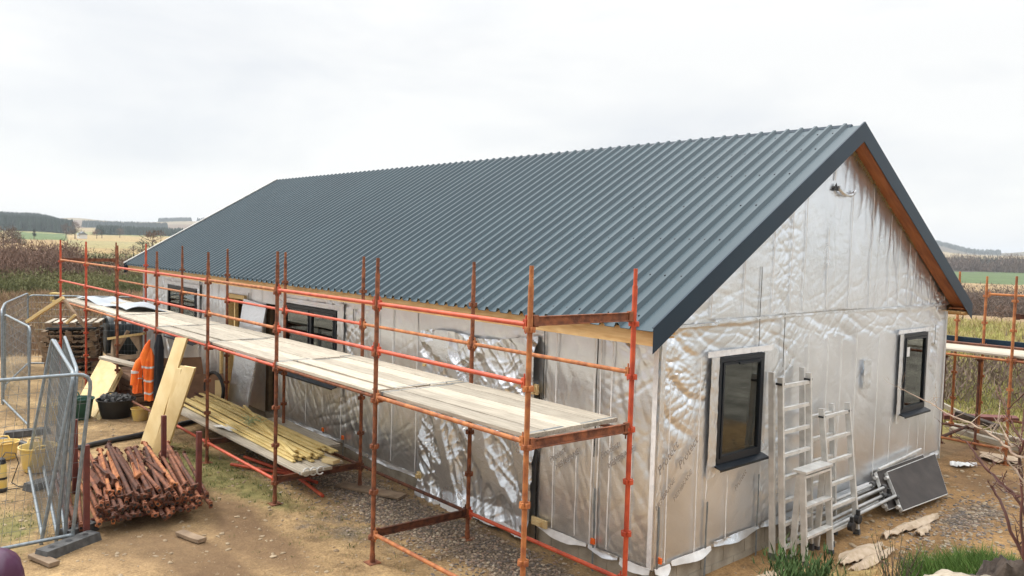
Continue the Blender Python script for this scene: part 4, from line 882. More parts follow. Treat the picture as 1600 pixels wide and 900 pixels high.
# black hose snaking across
hp = [g0(u, v) for u, v in ((-30, 688), (25, 693), (62, 704), (112, 706), (160, 696), (215, 686), (262, 672), (300, 662), (335, 650))]
pts = []
for i in range(len(hp)-1):
    for s in (0, .25, .5, .75):
        a = hp[max(i-1, 0)]; b_ = hp[i]; c_ = hp[i+1]; d_ = hp[min(i+2, len(hp)-1)]
        q = .5*((2*b_)+(c_-a)*s+(2*a-5*b_+4*c_-d_)*s*s+(3*b_-3*c_+d_-a)*s**3); q.z = gz1(q.x, q.y)+.045; pts.append(q)
b = MB(); b.poly(pts, .045, 10); tag(b.build('hose', M['black'], None, smooth=60, loc=tuple(pts[0])), 'thick black hose snaking across the yard behind the rusty tubes', 'hose')
# ---- leaning yellow boards
def sheet_board(corners, th, label, group, m='ply', name='plywood_sheet'):
    c = [Vector(p) for p in corners]; n = (c[1]-c[0]).cross(c[3]-c[0]).normalized()*th
    P = np.array([[tuple(c[0].lerp(c[3], t).lerp(c[1].lerp(c[2], t), s)) for t in np.linspace(0, 1, 8)] for s in np.linspace(0, 1, 5)])
    b = MB(); b.slab(P, tuple(n.normalized()), th); return tag(b.build(name, M[m], None, smooth=0, loc=tuple(c[0])), label, 'board', group)
YG = 'yellow boards leaning on the scaffold'
def lean_board(bu, bv, tu, tv, wpx, th, label, dtop=None, m='ply'):
    b0 = g0(bu, bv); t0 = un(tu, tv, 1, YO-.03) if dtop is None else dp(tu, tv, dtop)
    return b0, t0
def lean(bl, br, tl, tr, ylean, th, label, group=YG, m='ply'):
    p = [g0(*bl), g0(*br), un(tr[0], tr[1], 1, ylean), un(tl[0], tl[1], 1, ylean)]
    return sheet_board(p, th, label, group, m)
lean((217, 699), (238, 704), (274, 527), (292, 528), YO-.04, .035, 'tallest narrow yellow board leaning against the scaffold rail')
lean((236, 706), (258, 711), (286, 572), (304, 575), YO-.30, .035, 'shorter wide yellow board leaning in front of the scaffold')
lean((245, 700), (252, 703), (275, 575), (283, 577), YO-.22, .03, 'narrow yellow offcut tucked between the two leaning yellow boards')
lean((240, 693), (262, 702), (281, 571), (290, 573), YO-.12, .03, 'hidden yellow board leaning behind the shorter wide board')
lean((117, 632), (147, 654), (159, 557), (188, 575), -1.75, .05, 'broad yellow sheet leaning on the brown board heap')
lean((142, 648), (153, 657), (174, 568), (190, 580), -1.70, .04, 'second yellow sheet, edge showing behind the broad one')
# ---- heap of brown boards, boxes and scraps behind the black tub
hb = item('board_stack', (-12.6, -1.2, G), 'low stack of brown boards and crates between pallets and orange jacket', 'board stack')
b = MB()
for k in range(5): b.boxm(Matrix.Translation((-12.5, -.95, G+.06+.13*k)) @ Matrix.Rotation(.08*(k % 2)-.03, 4, 'Z'), .75, .62, .055)
b.build('board', M['brownbox'], hb, smooth=0)
sheet_board([(-11.9, -1.5, G), (-11.5, -.2, G), (-11.9, -.2, .72), (-12.3, -1.5, .72)], .02, 'brown sheet propped on the board stack behind the black tub', None, 'brownbox', 'brown_board')
sheet_board([(-11.2, -1.0, G), (-10.7, -.1, G), (-11.2, .0, .45), (-11.6, -1.0, .45)], .02, 'lower brown sheet propped beside the orange jacket', None, 'brownbox', 'brown_board')
for k in range(9):
    a = random.uniform(-.6, .6); x = -12.6+random.uniform(-.5, .5); y = -1.0+random.uniform(-.5, .4); z = .55+.045*(k % 4)
    board((x-.6*math.cos(a)*.9, y-.6*math.sin(a), z), (x+.6*math.cos(a), y+.6*math.sin(a), z+.05*random.random()), .09, .035, 'rough offcut of old timber thrown on the board stack', 'offcuts on the board stack', m='oldwood', name='offcut', cat='timber')
board(dp(160, 558, 15.2), dp(228, 575, 15.0), .20, .05, 'pale rounded plank resting along the board stack', None, m='board', name='plank', cat='plank')
# ---- pallets
def pallet(label, z, dx=0, dy=0, rot=0, tm='oldwood'):
    t = thing('pallet', (-17.6+dx, -1.35+dy, z), label, 'pallet', 'stacked wooden pallets'); x, y, _ = t['_w']
    wv = lambda a, c: None
    for j in range(3): b = MB(); yy = y-.5+j*.5; b.box((x-.6, yy-.05, z), (x+.6, yy+.05, z+.022)); b.build('bottom_board', M[tm], t, smooth=0)
    for i in range(3):
        for j in range(3): b = MB(); b.box((x-.6+i*.525, y-.55+j*.5, z+.023), (x-.45+i*.525, y-.45+j*.5, z+.10)); b.build('spacer_block', M[tm], t, smooth=0)
    t.rotation_euler = (0, 0, math.radians(68+rot))
    for i in range(7): b = MB(); xx = x-.6+i*.18; b.box((xx, y-.56, z+.101), (xx+.10, y+.56, z+.123)); b.build('top_board', M['board' if z > .8 else tm], t, smooth=0)
    return t
for k in range(8): pallet(f'wooden pallet in the stack, {ORD[k]} from the ground', G+.130*k, random.uniform(-.05, .05), random.uniform(-.06, .06), random.uniform(-4, 4))
k = MB(); k.box((-18.15, -1.9, G+1.07), (-17.05, -.8, G+1.11)); tp_ = k.build('tarpaulin', M['tank'], None, smooth=0, loc=(-17.6, -1.35, G+1.05)); tp_.rotation_euler = (0, 0, math.radians(-20)); tag(tp_, 'dark sheet lying between the topmost pallets', 'tarpaulin')
pallet('topmost pale pallet on the stack above the dark sheet', G+1.13, 0, .05)
board(dp(42, 503, 17.4), dp(99, 465, 17.2), .07, .07, 'long pale pole propped diagonally against the far scaffold post', None, m='pine', name='timber_pole', cat='timber')
board(dp(100, 468, 17.6), dp(134, 512, 17.6), .10, .04, 'brown timber brace sloping down behind the pallets', None, m='oldwood', name='timber_pole', cat='timber')
board(dp(104, 505, 17.5), dp(118, 492, 17.5), .07, .05, 'short pale timber end poking above the pallets', None, m='pine', name='timber_pole', cat='timber')
for k_, (a, b_) in enumerate((((14, 503), (38, 498)), ((24, 512), (44, 509)))): board(dp(*a, 18), dp(*b_, 18), .09, .03, f'{"upper" if k_==0 else "lower"} thin board in the dead grass beyond the fence', None, m='oldwood', name='plank', cat='plank')
board(dp(48, 508, 17.0), dp(70, 560, 17.2), .12, .04, 'brown board leaning on the left side of the pallets', None, m='oldwood', name='plank', cat='plank')
# ---- dark tank with pale dashes
tk = item('tank', (-17.9, 1.0, G), 'big dark ribbed plastic tank lying behind the scaffold far end', 'tank')
b = MB(); n = 24; rings = []
for i, s in enumerate(np.linspace(0, 1, 15)):
    r = .88*(1-.35*abs(2*s-1)**4)+(.03 if i % 2 else -.01); rings.append((s, r))
for s, r in rings:
    for j in range(n): a = 2*math.pi*j/n; b.v.append((-17.9+r*math.cos(a)*.9, -.55+s*2.6, G+.82+r*math.sin(a)*.92))
for i in range(14):
    for j in range(n): b.f.append((i*n+j, i*n+(j+1) % n, (i+1)*n+(j+1) % n, (i+1)*n+j)); b.m.append(0)
b.f += [tuple(range(n)), tuple(14*n+j for j in range(n))]; b.m += [0, 0]
b.build('body', M['tank'], tk, smooth=30)
for row, (v0, z) in enumerate(((0, 1.42), (1, .98))):
    for k in range(5):
        y = -.45+k*.30; b = MB(); xx = -17.9+(.42 if row == 0 else .76); b.boxm(Matrix.Translation((xx+.03, y, z)) @ Matrix.Rotation(-.7 if row == 0 else -.2, 4, 'Y'), .006, .085, .035); b.build('pale_mark', M['white'], tk, smooth=0)
board((-17.0, -.75, G+.0), (-16.9, -.25, .78), .09, .05, 'grey timber strut leaning against the dark tank', None, m='oldwood', name='timber_strut', cat='timber', up=(1,0,0))
# ---- trestle
tr = item('trestle', (-14.2, -.9, G), 'wooden trestle with a pale top rail in front of the dark tank', 'trestle')
P0 = dp(170, 529, 16.6); P1 = dp(226, 521, 16.4)
MB().bar(P0, P1, .09, .05).build('top_rail', M['pine'], tr, smooth=0)
for s in (.12, .88):
    c_ = P0.lerp(P1, s)
    for dx in (-.25, .25): MB().bar(c_-Vector((0,0,.03)), Vector((c_.x+dx, c_.y, G)), .07, .04, up=(0,1,0)).build('leg', M['oldwood'], tr, smooth=0)
MB().bar(P0.lerp(P1, .12)-Vector((0,0,.45)), P0.lerp(P1, .88)-Vector((0,0,.45)), .03, .09).build('stretcher', M['oldwood'], tr, smooth=0)
for s, e in ((.14, .42), (.86, .58)):
    a = P0.lerp(P1, s); c_ = P0.lerp(P1, e); MB().prism([a-Vector((0,0,.03)), c_-Vector((0,0,.03)), a-Vector((0,0,.38))], (.02,0,0)).build('gusset', M['oldwood'], tr, smooth=0)
# ---- hi-vis jacket hanging from the scaffold
def garment(name, x0, y0, zt, zb, wid, dep, label, m, bands, hood=False, sleeve=True, seed=0):
    t = thing(name, (x0, y0, zb), label, 'jacket'); n = 28; rows = 26; P = []
    def ring(s, off=0.):
        z = zt+(zb-zt)*s
        w = wid*(.28+.72*min(1, (s/.22))**.7) if s < .22 else wid*(1+.10*math.sin(s*5+seed)-.12*s)
        out = []
        for j in range(n):
            a = 2*math.pi*j/n; fold = 1+.16*math.sin(a*5+seed+s*2)+.08*math.sin(a*9+s*7)
            out.append((x0+.10*wid*math.sin(s*4)+(w*fold+off)*math.cos(a)*.75, y0+(w*fold*dep+off)*math.sin(a)+.02*math.cos(a), z+.015*math.sin(a*3+seed)*s))
        return out
    b = MB(); 
    for i in range(rows): b.v += ring(i/(rows-1))
    for i in range(rows-1):
        for j in range(n): b.f.append((i*n+j, i*n+(j+1) % n, (i+1)*n+(j+1) % n, (i+1)*n+j)); b.m.append(0)
    b.f += [tuple(range(n)), tuple((rows-1)*n+j for j in range(n))]; b.m += [0, 0]
    b.build('body', M[m], t, smooth=60)
    for s in bands:
        b = MB(); b.v += ring(s-.018, .004)+ring(s+.018, .004)+ring(s+.018, -.004)+ring(s-.018, -.004)
        for i in range(4):
            for j in range(n): b.f.append((i*n+j, i*n+(j+1) % n, ((i+1) % 4)*n+(j+1) % n, ((i+1) % 4)*n+j)); b.m.append(0)
        b.build('reflective_band', M['silver'], t, smooth=60)
    if sleeve:
        for sx, l in ((-1, .55),):
            H_ = zt-zb; a = Vector((x0+sx*wid*.75, y0-.04, zt-H_*.16)); pts = [a, a+Vector((sx*.05, -.09, -H_*.13)), a+Vector((sx*.075, -.15, -H_*.3)), a+Vector((sx*.07, -.17, -H_*l))]
            MB().poly(pts, [.055, .066, .055, .06], 12).build('sleeve', M[m], t, smooth=60)
            c_ = pts[2]; MB().poly([c_+Vector((0,0,.025)), c_-Vector((0,0,.025))], [.062, .062], 12).build('reflective_band', M['silver'], t, smooth=60)
    if hood:
        MB().poly([(x0-.02, y0-.05, zt-.30), (x0-.03, y0-.06, zt-.14), (x0-.01, y0-.03, zt+.02), (x0+.02, y0, zt+.14)], [.07, .085, .05, .015], 12).build('hood', M[m], t, smooth=60)
    return t
garment('jacket', -9.55, YO-.14, 1.30, .38, .105, .75, 'orange hi-vis jacket with silver bands hanging from the scaffold', 'hivis', (.36, .62, .86), hood=True)
garment('jacket', -10.15, YO-.16, .95, .42, .10, .7, 'small orange and dark vest hanging behind the orange jacket', 'hivis', (.5,), sleeve=False, seed=2)
garment('jacket', -9.38, YO-.03, 1.55, .40, .085, .8, 'dark coat hanging close behind the orange jacket', 'coat', (), sleeve=False, seed=4)
# ---- low platform with yellow battens between scaffold and wall
for j, (a, c, lab) in enumerate((((-9.6, -1.42), (-4.66, -1.40), 'outer'), ((-9.6, -1.17), (-4.7, -1.15), 'second'), ((-9.7, -.90), (-4.85, -.90), 'inner'))):
    board((a[0], a[1], .155+.0), (c[0], c[1], .155), .225, .04, f'{lab} grey board of the low platform carrying the yellow battens', 'boards of the low platform', bands=True)
pb_ = item('cable_tie', (-4.75, -1.3, .1), 'curled plastic and wire ends tied on the low platform edge', 'cable tie')
for k in range(3): MB().poly([(-4.70+.02*k, -1.42+.05*math.cos(a)+.09*k, .16+.05*math.sin(a)) for a in np.linspace(0, 5.6, 12)], .012, 6).build('loop', M['white'], pb_, smooth=60)
BG = 'yellow battens on the low platform'
for k in range(20):
    y = -1.38+.036*k+random.uniform(-.01, .01)-.0; e = -4.95-.28*random.random()-(.25 if k > 12 else 0); l = random.uniform(4.6, 5.3); z = .198+.026*(k % 3)
    board((e-l, y+random.uniform(.0, .16), z+.01), (e, y, z), .052, .022, f'yellow batten in the bundle on the low platform', BG, m='batten', name='batten', cat='batten')
for k, (p, q, lab) in enumerate((((-8.9, -.75, .27), (-5.35, -1.25, .28), 'loose yellow batten lying slantwise over the bundle'), ((-8.6, -.65, .30), (-5.15, -1.38, .28), 'second slanting batten over the bundle, reaching its outer corner'))): board(p, q, .045, .028, lab, None, m='batten', name='batten', cat='batten')
board((-4.98, -1.0, .20), (-4.78, -.93, .20), .14, .05, 'short yellow offcut at the end of the low platform', None, m='ply', name='offcut', cat='timber')
board((-7.6, -.55, .24), (-5.6, -.52, .19), .22, .035, 'pale plank lying behind the yellow battens', None, m='board', name='plank', cat='plank')
board((-5.0, -.75, G+.02), (-4.0, -.35, G+.02), .22, .03, 'brown board lying flat on the gravel below the platform end', None, m='oldwood', name='plank', cat='plank')
b = MB(); P = np.array([[(-7.8+.5*i/7, -1.5+.35*j/5+.1*i/7, .185+.05*fbm(np.array(i*.6), np.array(j*.7), 3)) for j in range(6)] for i in range(8)], float)
tag(b.slab(P, (0,0,1), .004).build('plastic_sheet', M['white'], None, smooth=60, loc=(-7.5, -1.3, .18)), 'crumpled white plastic sheet on the outer edge of the low platform', 'plastic sheet')
b = MB()
for k in range(60):
    p = Vector((-7.35, -1.05, .30))+Vector((random.uniform(-.2,.2), random.uniform(-.12,.12), random.uniform(-.02,.06))); q = p+Vector((random.uniform(-.1,.1), random.uniform(-.1,.1), random.uniform(-.03,.05))); b.tube(p, q, .004, 4)
tag(b.build('netting', leafmat('pale_green_net', (.45,.52,.32), (.3,.36,.2)), None, smooth=0, loc=(-7.35, -1.05, .28)), 'tangle of pale green netting on the yellow battens', 'netting')
# silver faced board leaning by the door and the dark hoop and box in front
sheet_board([(-10.05, -.38, G+.25), (-9.10, -.42, G+.20), (-9.06, -.05, 2.02), (-10.10, -.05, 2.08)], .03, 'silver foil faced board leaning on the wall beside the door', None, 'foilwild', 'insulation_board')
tag(MB().poly([(-9.95+.33*math.cos(a)-.3, -.55+.05*math.cos(a), .33+.32*math.sin(a)) for a in np.linspace(-.6, 3.4, 16)], .035, 8).build('hose', M['black'], None, smooth=60, loc=(-10.2, -.55, 0)), 'dark arched hose in front of the door opening', 'hose')
tag(MB().box((-10.35, -.5, .0), (-9.95, -.42, .48)).build('plywood_sheet', M['ply'], None, smooth=0, loc=(-10.2, -.45, 0)), 'small yellow ply offcut standing in the doorway behind the arched hose', 'board')
# ---- ladders against the gable wall
def stile(b, p0, p1, w=.028, h=.062, up=(1,0,0)): b.bar(p0, p1, w, h, up)
def ladder(root_name, y0, y1, xb, xt, zb, zt, n, label, m='alu', off=0., rw=.03, parent=None, tread=False):
    t = parent or thing(root_name, (xb, y0, zb), label, 'ladder')
    b0 = Vector((xb+off, y0, zb)); b1 = Vector((xb+off, y1, zb)); t0 = Vector((xt+off, y0, zt)); t1 = Vector((xt+off, y1, zt))
    for a, c in ((b0, t0), (b1, t1)):
        b = MB(); stile(b, a, c, .036, .068); b.build('stile', M[m], t, smooth=0)
        MB().bar(a-Vector((0,0,.01)), a+(c-a)*.035, .042, .082, up=(1,0,0)).build('foot', M['rubber'], t, smooth=0)
    for k in range(n):
        s = (k+.6)/n if not tread else (k+.9)/n; a = b0.lerp(t0, s); c = b1.lerp(t1, s)
        b = MB(); b.bar(a, c, .085 if tread else .042, .03 if tread else .04); b.build('rung', M[m], t, smooth=0)
    return t
GL = -.30
L1 = ladder('ladder', 2.02, 2.66, .30, .17, GL, 1.83, 8, 'tall aluminium ladder beside the gable window'); ladder('', 2.00, 2.70, .19, .075, GL, 1.88, 0, '', off=-.01, parent=L1)
for y in (2.02, 2.66): MB().box((.13, y-.035, 1.74), (.205, y+.035, 1.765)).build('clip', M['black'], L1, smooth=0)
L2 = ladder('step_ladder', 2.16, 2.76, .50, .42, GL, .74, 3, 'small aluminium step ladder in front of the tall ladder', tread=True)
b = MB(); b.boxm(Matrix.Translation((.39, 2.46, .755)), .085, .32, .014); b.build('top_tread', M['alu'], L2, smooth=0)
ladder('', 2.18, 2.74, .33, .37, GL, .72, 0, '', parent=L2)
L3 = ladder('ladder', 2.98, 3.66, .40, .19, GL, 1.36, 6, 'shorter aluminium ladder leaning right of the tall ladder'); L4 = ladder('ladder', 2.78, 3.42, .22, .10, GL, 1.36, 6, 'rear aluminium ladder behind the shorter one, its top lower')
for y in (2.98, 3.66): MB().box((.17, y-.03, 1.25), (.235, y+.03, 1.27)).build('clip', M['black'], L3, smooth=0)
# aluminium tubes lying along the base of the wall
AG = 'aluminium tubes on the ground by the ladders'
for k, (x, y0, y1, z, r) in enumerate(((.16, 2.4, 4.55, .10, .026), (.23, 2.3, 4.75, .04, .026), (.30, 2.2, 4.6, -.03, .026), (.37, 2.5, 4.85, -.09, .028), (.18, 2.6, 4.8, -.02, .026), (.30, 2.7, 4.5, -.11, .026), (.22, 2.2, 4.7, -.10, .026), (.12, 2.5, 4.6, .02, .026))):
    t = thing('aluminium_tube', (x, y0, z), 'aluminium tower tube lying along the foot of the gable wall', 'tube', AG)
    MB().tube((x, y0, z-.03*random.random()), (x+.03*random.uniform(-1, 1), y1, z+.05*random.random()), r*.8, 10).build('tube', M['pipe'], t, smooth=40)
    e = Vector((x, y1, z+.02)); MB().tube(e, e+Vector((0,.07,.0)), r*1.2, 10).build('end_cap', M['rubber'], t, smooth=40)
for k, (x, y, z) in enumerate(((.47, 3.35, -.12), (.42, 3.62, -.10), (.33, 4.72, -.05))):
    t = thing('tube_clamp', (x, y, z), f'black clamp on the aluminium tubes, {("nearest the ladders","just beyond the ladder feet","beside the dark panels")[k]}', 'clamp'); MB().tube((x-.03, y, z), (x+.03, y, z), .06, 12).build('wheel', M['black'], t, smooth=40); MB().box((x-.02, y-.02, z+.02), (x+.02, y+.02, z+.12)).build('bracket', M['black'], t, smooth=0)
# two dark platform panels leaning at the far end of the gable
def panel(yb0, yb1, xb, yt0, yt1, xt, zt, label):
    t = thing('tower_platform', (xb, yb0, G), label, 'platform', 'dark scaffold tower platforms')
    c = [Vector((xb, yb0, G+.02)), Vector((xb+.08, yb1, G+.02)), Vector((xt, yt1, zt)), Vector((xt, yt0, zt))]
    n_ = (c[1]-c[0]).cross(c[3]-c[0]).normalized()
    if n_.x < 0: n_ = -n_
    P = np.array([[tuple(c[0].lerp(c[3], s_).lerp(c[1].lerp(c[2], s_), q)) for s_ in (0, .5, 1)] for q in (0, .5, 1)])
    b = MB(); b.slab(P, tuple(n_), .012); b.build('deck', M['phenol'], t, smooth=0)
    for a, e in ((0, 1), (1, 2), (2, 3), (3, 0)): MB().bar(c[a]-n_*.03, c[e]-n_*.03, .020, .05, up=n_).build('edge_frame', M['alu'], t, smooth=0)
    for s_ in (.12, .88): q = c[0].lerp(c[3], s_)-n_*.02; MB().tube(q+Vector((0,-.03,0)), q+Vector((0,-.09,0)), .026, 10).build('hook', M['alu'], t, smooth=40)
    return t
panel(4.80, 6.15, .50, 5.10, 6.80, .14, .19, 'front dark platform panel leaning at the foot of the gable wall'); panel(4.68, 6.0, .36, 4.95, 6.55, .06, .20, 'rear dark platform panel, mostly hidden by the front one')
board((.08, 4.95, .24), (.06, 6.45, .30), .035, .035, 'bent aluminium strip lying along the top of the rear panel', None, m='alu', name='metal_strip', cat='strip')
# ---- cloth strips on the ground
def rag(pts, w, label, m='cloth', seed=0):
    pts = [Vector(p) for p in pts]; n = 26; P = np.zeros((n, 7, 3))
    for i in range(n):
        s = i/(n-1)*(len(pts)-1); k = min(int(s), len(pts)-2); q = pts[k].lerp(pts[k+1], s-k); d = (pts[k+1]-pts[k]).normalized(); sd_ = Vector((-d.y, d.x, 0))
        ww = w*(.55+.6*vn(np.array(i*.35+seed), np.array(3.)).item())*math.sin(math.pi*min(max(i/(n-1), .06), .94))**.4
        for j in range(7):
            t = j/6-.5; p = q+sd_*ww*t; p.z = gz1(p.x, p.y)+.02+.05*vn(np.array(i*.6+seed), np.array(j*.9)).item()+.03*math.cos(t*3.1); P[i, j] = tuple(p)
    return tag(MB().slab(P, (0,0,1), .006).build('cloth', M[m], None, smooth=70, loc=tuple(pts[0])), label, 'cloth')
rag([g0(1380, 832), g0(1402, 822), g0(1430, 812), g0(1462, 801)], .17, 'long twisted cream cloth strip beside the dark panels')
rag([g0(1312, 875), g0(1330, 862), g0(1362, 851), g0(1376, 845)], .22, 'wide torn cream cloth lying near the ladder feet', seed=3)
rag([g0(1330, 886), g0(1368, 866), g0(1395, 854)], .14, 'narrow torn cream cloth just below the wide one', seed=6)
rag([g0(1433, 830), g0(1452, 816)], .14, 'short cream cloth scrap by the gravel patch', seed=8); rag([g0(1180, 899), g0(1215, 890), g0(1235, 884)], .2, 'cream cloth strip lying below the plinth near the broom plant', seed=9)
rag([g0(1484, 727), g0(1500, 729), g0(1525, 730)], .22, 'white plastic sheet lying in the mud behind the gable corner', 'white', 11); rag([g0(1545, 722), g0(1565, 716), g0(1580, 728)], .7, 'large pale cloth on the ground under the rear scaffold', seed=13)
# ---- timber under the rear scaffold
for k, (u0, v0, u1, v1, d0, d1, w, m, lab) in enumerate(((1478, 662, 1600, 690, 15.5, 14.6, .12, 'board', 'upper pale beam on the ground under the rear scaffold'), (1486, 670, 1596, 702, 15.2, 14.2, .14, 'board', 'lower pale beam on the ground under the rear scaffold'), (1472, 632, 1512, 652, 16.2, 15.8, .08, 'board', 'thin pale batten sloping behind the far gable corner'), (1474, 650, 1590, 655, 16.5, 16, .3, 'deep', 'dark maroon beam lying behind the rear scaffold'), (1494, 645, 1560, 668, 15.9, 15.4, .2, 'peat', 'dark sodden plank behind the pale beams'))):
    board(dp(u0, v0, d0), dp(u1, v1, d1), w, .09, lab, None, m=m, name='timber_beam', cat='timber')
ledger_ = MB().tube(dp(1470, 683, 14.4), dp(1521, 662, 15.2), .03, 10); tag(ledger_.build('steel_tube', M['darkrust'], None, smooth=40, loc=tuple(dp(1470, 683, 14.4))), 'thick rusty tube sloping up from behind the far gable corner', 'tube')
# ---- purple sheet bundle at the frame corner
pp = dp(0, 893, 6.9); b = MB(); n = 20
for i in range(12):
    f = i/11*math.pi
    for j in range(n):
        a = 2*math.pi*j/n; r = .21*(1+.10*math.sin(a*3+f*2)+.05*math.sin(a*7)); b.v.append((pp.x+r*math.sin(f)*math.cos(a)*1.0, pp.y-.04+r*math.sin(f)*math.sin(a), pp.z-.05+.26*math.cos(f)))
for i in range(11):
    for j in range(n): b.f.append((i*n+j, i*n+(j+1) % n, (i+1)*n+(j+1) % n, (i+1)*n+j)); b.m.append(0)
o = b.build('sack', M['purple'], None, smooth=60, loc=(pp.x, pp.y, pp.z-.3)); tag(o, 'shiny purple plastic sack at the bottom corner of the photo', 'sack')
pb3 = MB(); zz3 = gz1(pp.x, pp.y); pb3.box((pp.x-.28, pp.y-.35, zz3), (pp.x+.2, pp.y+.15, pp.z-.28)); tag(pb3.build('crate', M['purple'], None, smooth=0, loc=(pp.x, pp.y, zz3)), 'low crate under the purple sack', 'crate')
# ================================================================== VEGETATION AND FAR THINGS
def tri_cloud(b, c, n, sx, sy, sz, size, flat=False, up=0.):
    c = np.array(c); 
    P = RNG.normal(0, .42, (n, 3)); r = np.linalg.norm(P, axis=1, keepdims=True); P = P/np.maximum(r, 1.0)
    for p in P:
        q = c+p*np.array([sx, sy, sz]); d1 = RNG.normal(0, 1, 3); d1[2] += up; d1 = d1/np.linalg.norm(d1)*size*RNG.uniform(.5, 1.3); d2 = RNG.normal(0, 1, 3); d2 = d2/np.linalg.norm(d2)*size*.4
        b.add([tuple(q-d1*.5-d2*.5), tuple(q-d1*.5+d2*.5), tuple(q+d1*.6)], [(0, 1, 2)])
def tree(x, y, h, w, m, label, name='bare_tree', dens=520, group=None, cat='tree', size=None, low=.25):
    z = gz1(x, y)-.05; t = thing(name, (x, y, z), label, cat, group); b = MB()
    b.poly([(x, y, z), (x+.02*h, y, z+h*.3), (x, y+.01*h, z+h*.6), (x, y, z+h*.85)], [h*.03, h*.022, h*.014, h*.004], 7)
    for k in range(9):
        a = random.uniform(0, 6.3); s = random.uniform(.25, .65); l = w*random.uniform(.25, .45); b.poly([(x, y, z+h*s), (x+l*.5*math.cos(a), y+l*.5*math.sin(a), z+h*(s+.10)), (x+l*math.cos(a), y+l*math.sin(a), z+h*(s+.26))], [h*.012, h*.008, h*.003], 5)
    b.build('trunk', M['bark'], t, smooth=60); b = MB()
    for k in range(11):
        a = random.uniform(0, 6.3); q = w*.5*math.sqrt(random.random())*.75; zz = z+h*random.uniform(low+.1, .9); f = 1-.5*(zz-z)/h
        tri_cloud(b, (x+q*f*math.cos(a), y+q*f*math.sin(a), zz), dens//11, w*.3*f+.1, w*.3*f+.1, h*.17, size or h*.07)
    b.build('crown', M[m], t, smooth=0, fix=False); return t
def at_u(u, d):                                     # map bearing (photo column) and distance to a ground point
    az = math.atan((u-800)/F)+y_; return CAM.x+d*math.sin(az), CAM.y+d*math.cos(az)
# individual trees in the middle distance
for k, (u, d, h, w, m, nm, lab) in enumerate(((116, 480, 9.5, 9, 'baretree', 'bare_tree', 'rounded bare tree at the edge of the green field'), (102, 500, 8, 7, 'baretree', 'bare_tree', 'smaller bare tree touching the rounded one by the green field'), (18, 200, 6, 6, 'baretree', 'bare_tree', 'dark bushy tree above the brown scrub at the photo edge'), (4, 190, 5.5, 6, 'baretree', 'bare_tree', 'low dark tree at the extreme edge of the scrub'),
        (30, 215, 4, 4, 'conifer', 'evergreen_bush', 'dark evergreen bush beside the green field'), (52, 420, 5, 2.2, 'conifer', 'small_tree', 'thin dark tree standing alone in the green field'), (237, 170, 5.2, 7.5, 'scrub', 'bare_tree', 'round reddish bare tree just left of the roof edge'), (221, 165, 3.6, 3.2, 'conifer', 'evergreen_tree', 'dark evergreen by the round reddish tree'), (207, 175, 2.6, 3, 'baretree', 'small_tree', 'small grey tree left of the dark evergreen'),
        (158, 560, 7, 5, 'conifer', 'evergreen_tree', 'small dark clump of trees behind the farmhouse'), (150, 520, 6, 8, 'scrub', 'bare_tree', 'low reddish trees beside the farmhouse'), (186, 620, 7, 9, 'baretree', 'bare_tree', 'bare trees before the dark wood in the distance'), (165, 95, 1.5, 1.2, 'conifer', 'evergreen_bush', 'lone dark bush in the scrub between scaffold posts'),
        (195, 160, 1.8, 2.4, 'conifer', 'evergreen_bush', 'small dark gorse bush on the yellow field'), (175, 165, 1.4, 2.6, 'gorse', 'evergreen_bush', 'low olive bush on the yellow field'),
        (1507, 72, 1.9, 4.4, 'scrub', 'bare_shrub', 'wide reddish bare shrub in the field behind the rear scaffold'), (1568, 66, 1.5, 2.4, 'scrub', 'bare_shrub', 'small bare shrub right of the wide reddish one'))):
    tree(*at_u(u, d), h, w, m, lab, nm, dens=440 if h > 4 else 300, size=h*.09)
# farmhouse and farm things
x, y = at_u(127, 500); z = gz1(x, y); fh = item('farmhouse', (x, y, z), 'tiny pale farmhouse in the fields far beyond the scaffold', 'farmhouse')
MB().box((x-2.6, y-2, z-.5), (x+2.6, y+2, z+2.2)).build('wall', M['white'], fh, smooth=0); MB().prism([(x-2.8, y-2.3, z+2.2), (x-2.8, y+2.3, z+2.2), (x-2.8, y, z+3.9)], (5.6, 0, 0)).build('roof', M['galv'], fh, smooth=0)
MB().box((x-1.8, y-.3, z+3.5), (x-1.3, y+.3, z+4.6)).build('chimney', M['stone'], fh, smooth=0)
x, y = at_u(1509, 235); z = gz1(x, y); ft = item('trailer', (x, y, z), 'small dark flat trailer standing in the tan field', 'trailer')
MB().box((x-2.6, y-1, z+.7), (x+2.6, y+1, z+1.1)).build('bed', M['rubber'], ft, smooth=0)
for s in (-1.2, 1.2): MB().tube((x+s, y-1.1, z+.45), (x+s, y+1.1, z+.45), .45, 12).build('wheel', M['black'], ft)
MB().box((x-2.6, y-1, z+1.1), (x-2.4, y+1, z+1.9)).build('headboard', M['rubber'], ft, smooth=0)
# yellow dumper behind the fence
x, y = at_u(89, 44); z = gz1(x, y)+.15; dm = item('dumper', (x, y, z), 'small yellow site machine with a dark cab opening in the dead grass', 'dumper')
a = .6; b = MB(); b.bar((x-.28, y-.2, z+.2), (x-.28, y-.2, z+.62), .09, .09); b.bar((x+.1, y+.15, z+.2), (x+.1, y+.15, z+.62), .06, .06); b.bar((x-.3, y-.22, z+.62), (x+.12, y+.17, z+.62), .3, .06); b.build('roll_cage', M['yellow'], dm, smooth=0)
MB().box((x-.35, y-.25, z+.12), (x+.15, y+.2, z+.3)).build('body', M['yellow'], dm, smooth=0); MB().box((x-.2, y-.12, z+.31), (x-.03, y+.1, z+.5)).build('seat', M['black'], dm, smooth=0)
for sx in (-.28, .1): MB().tube((x+sx, y-.3, z+.05), (x+sx, y+.25, z+.05), .13, 12).build('wheel', M['black'], dm)
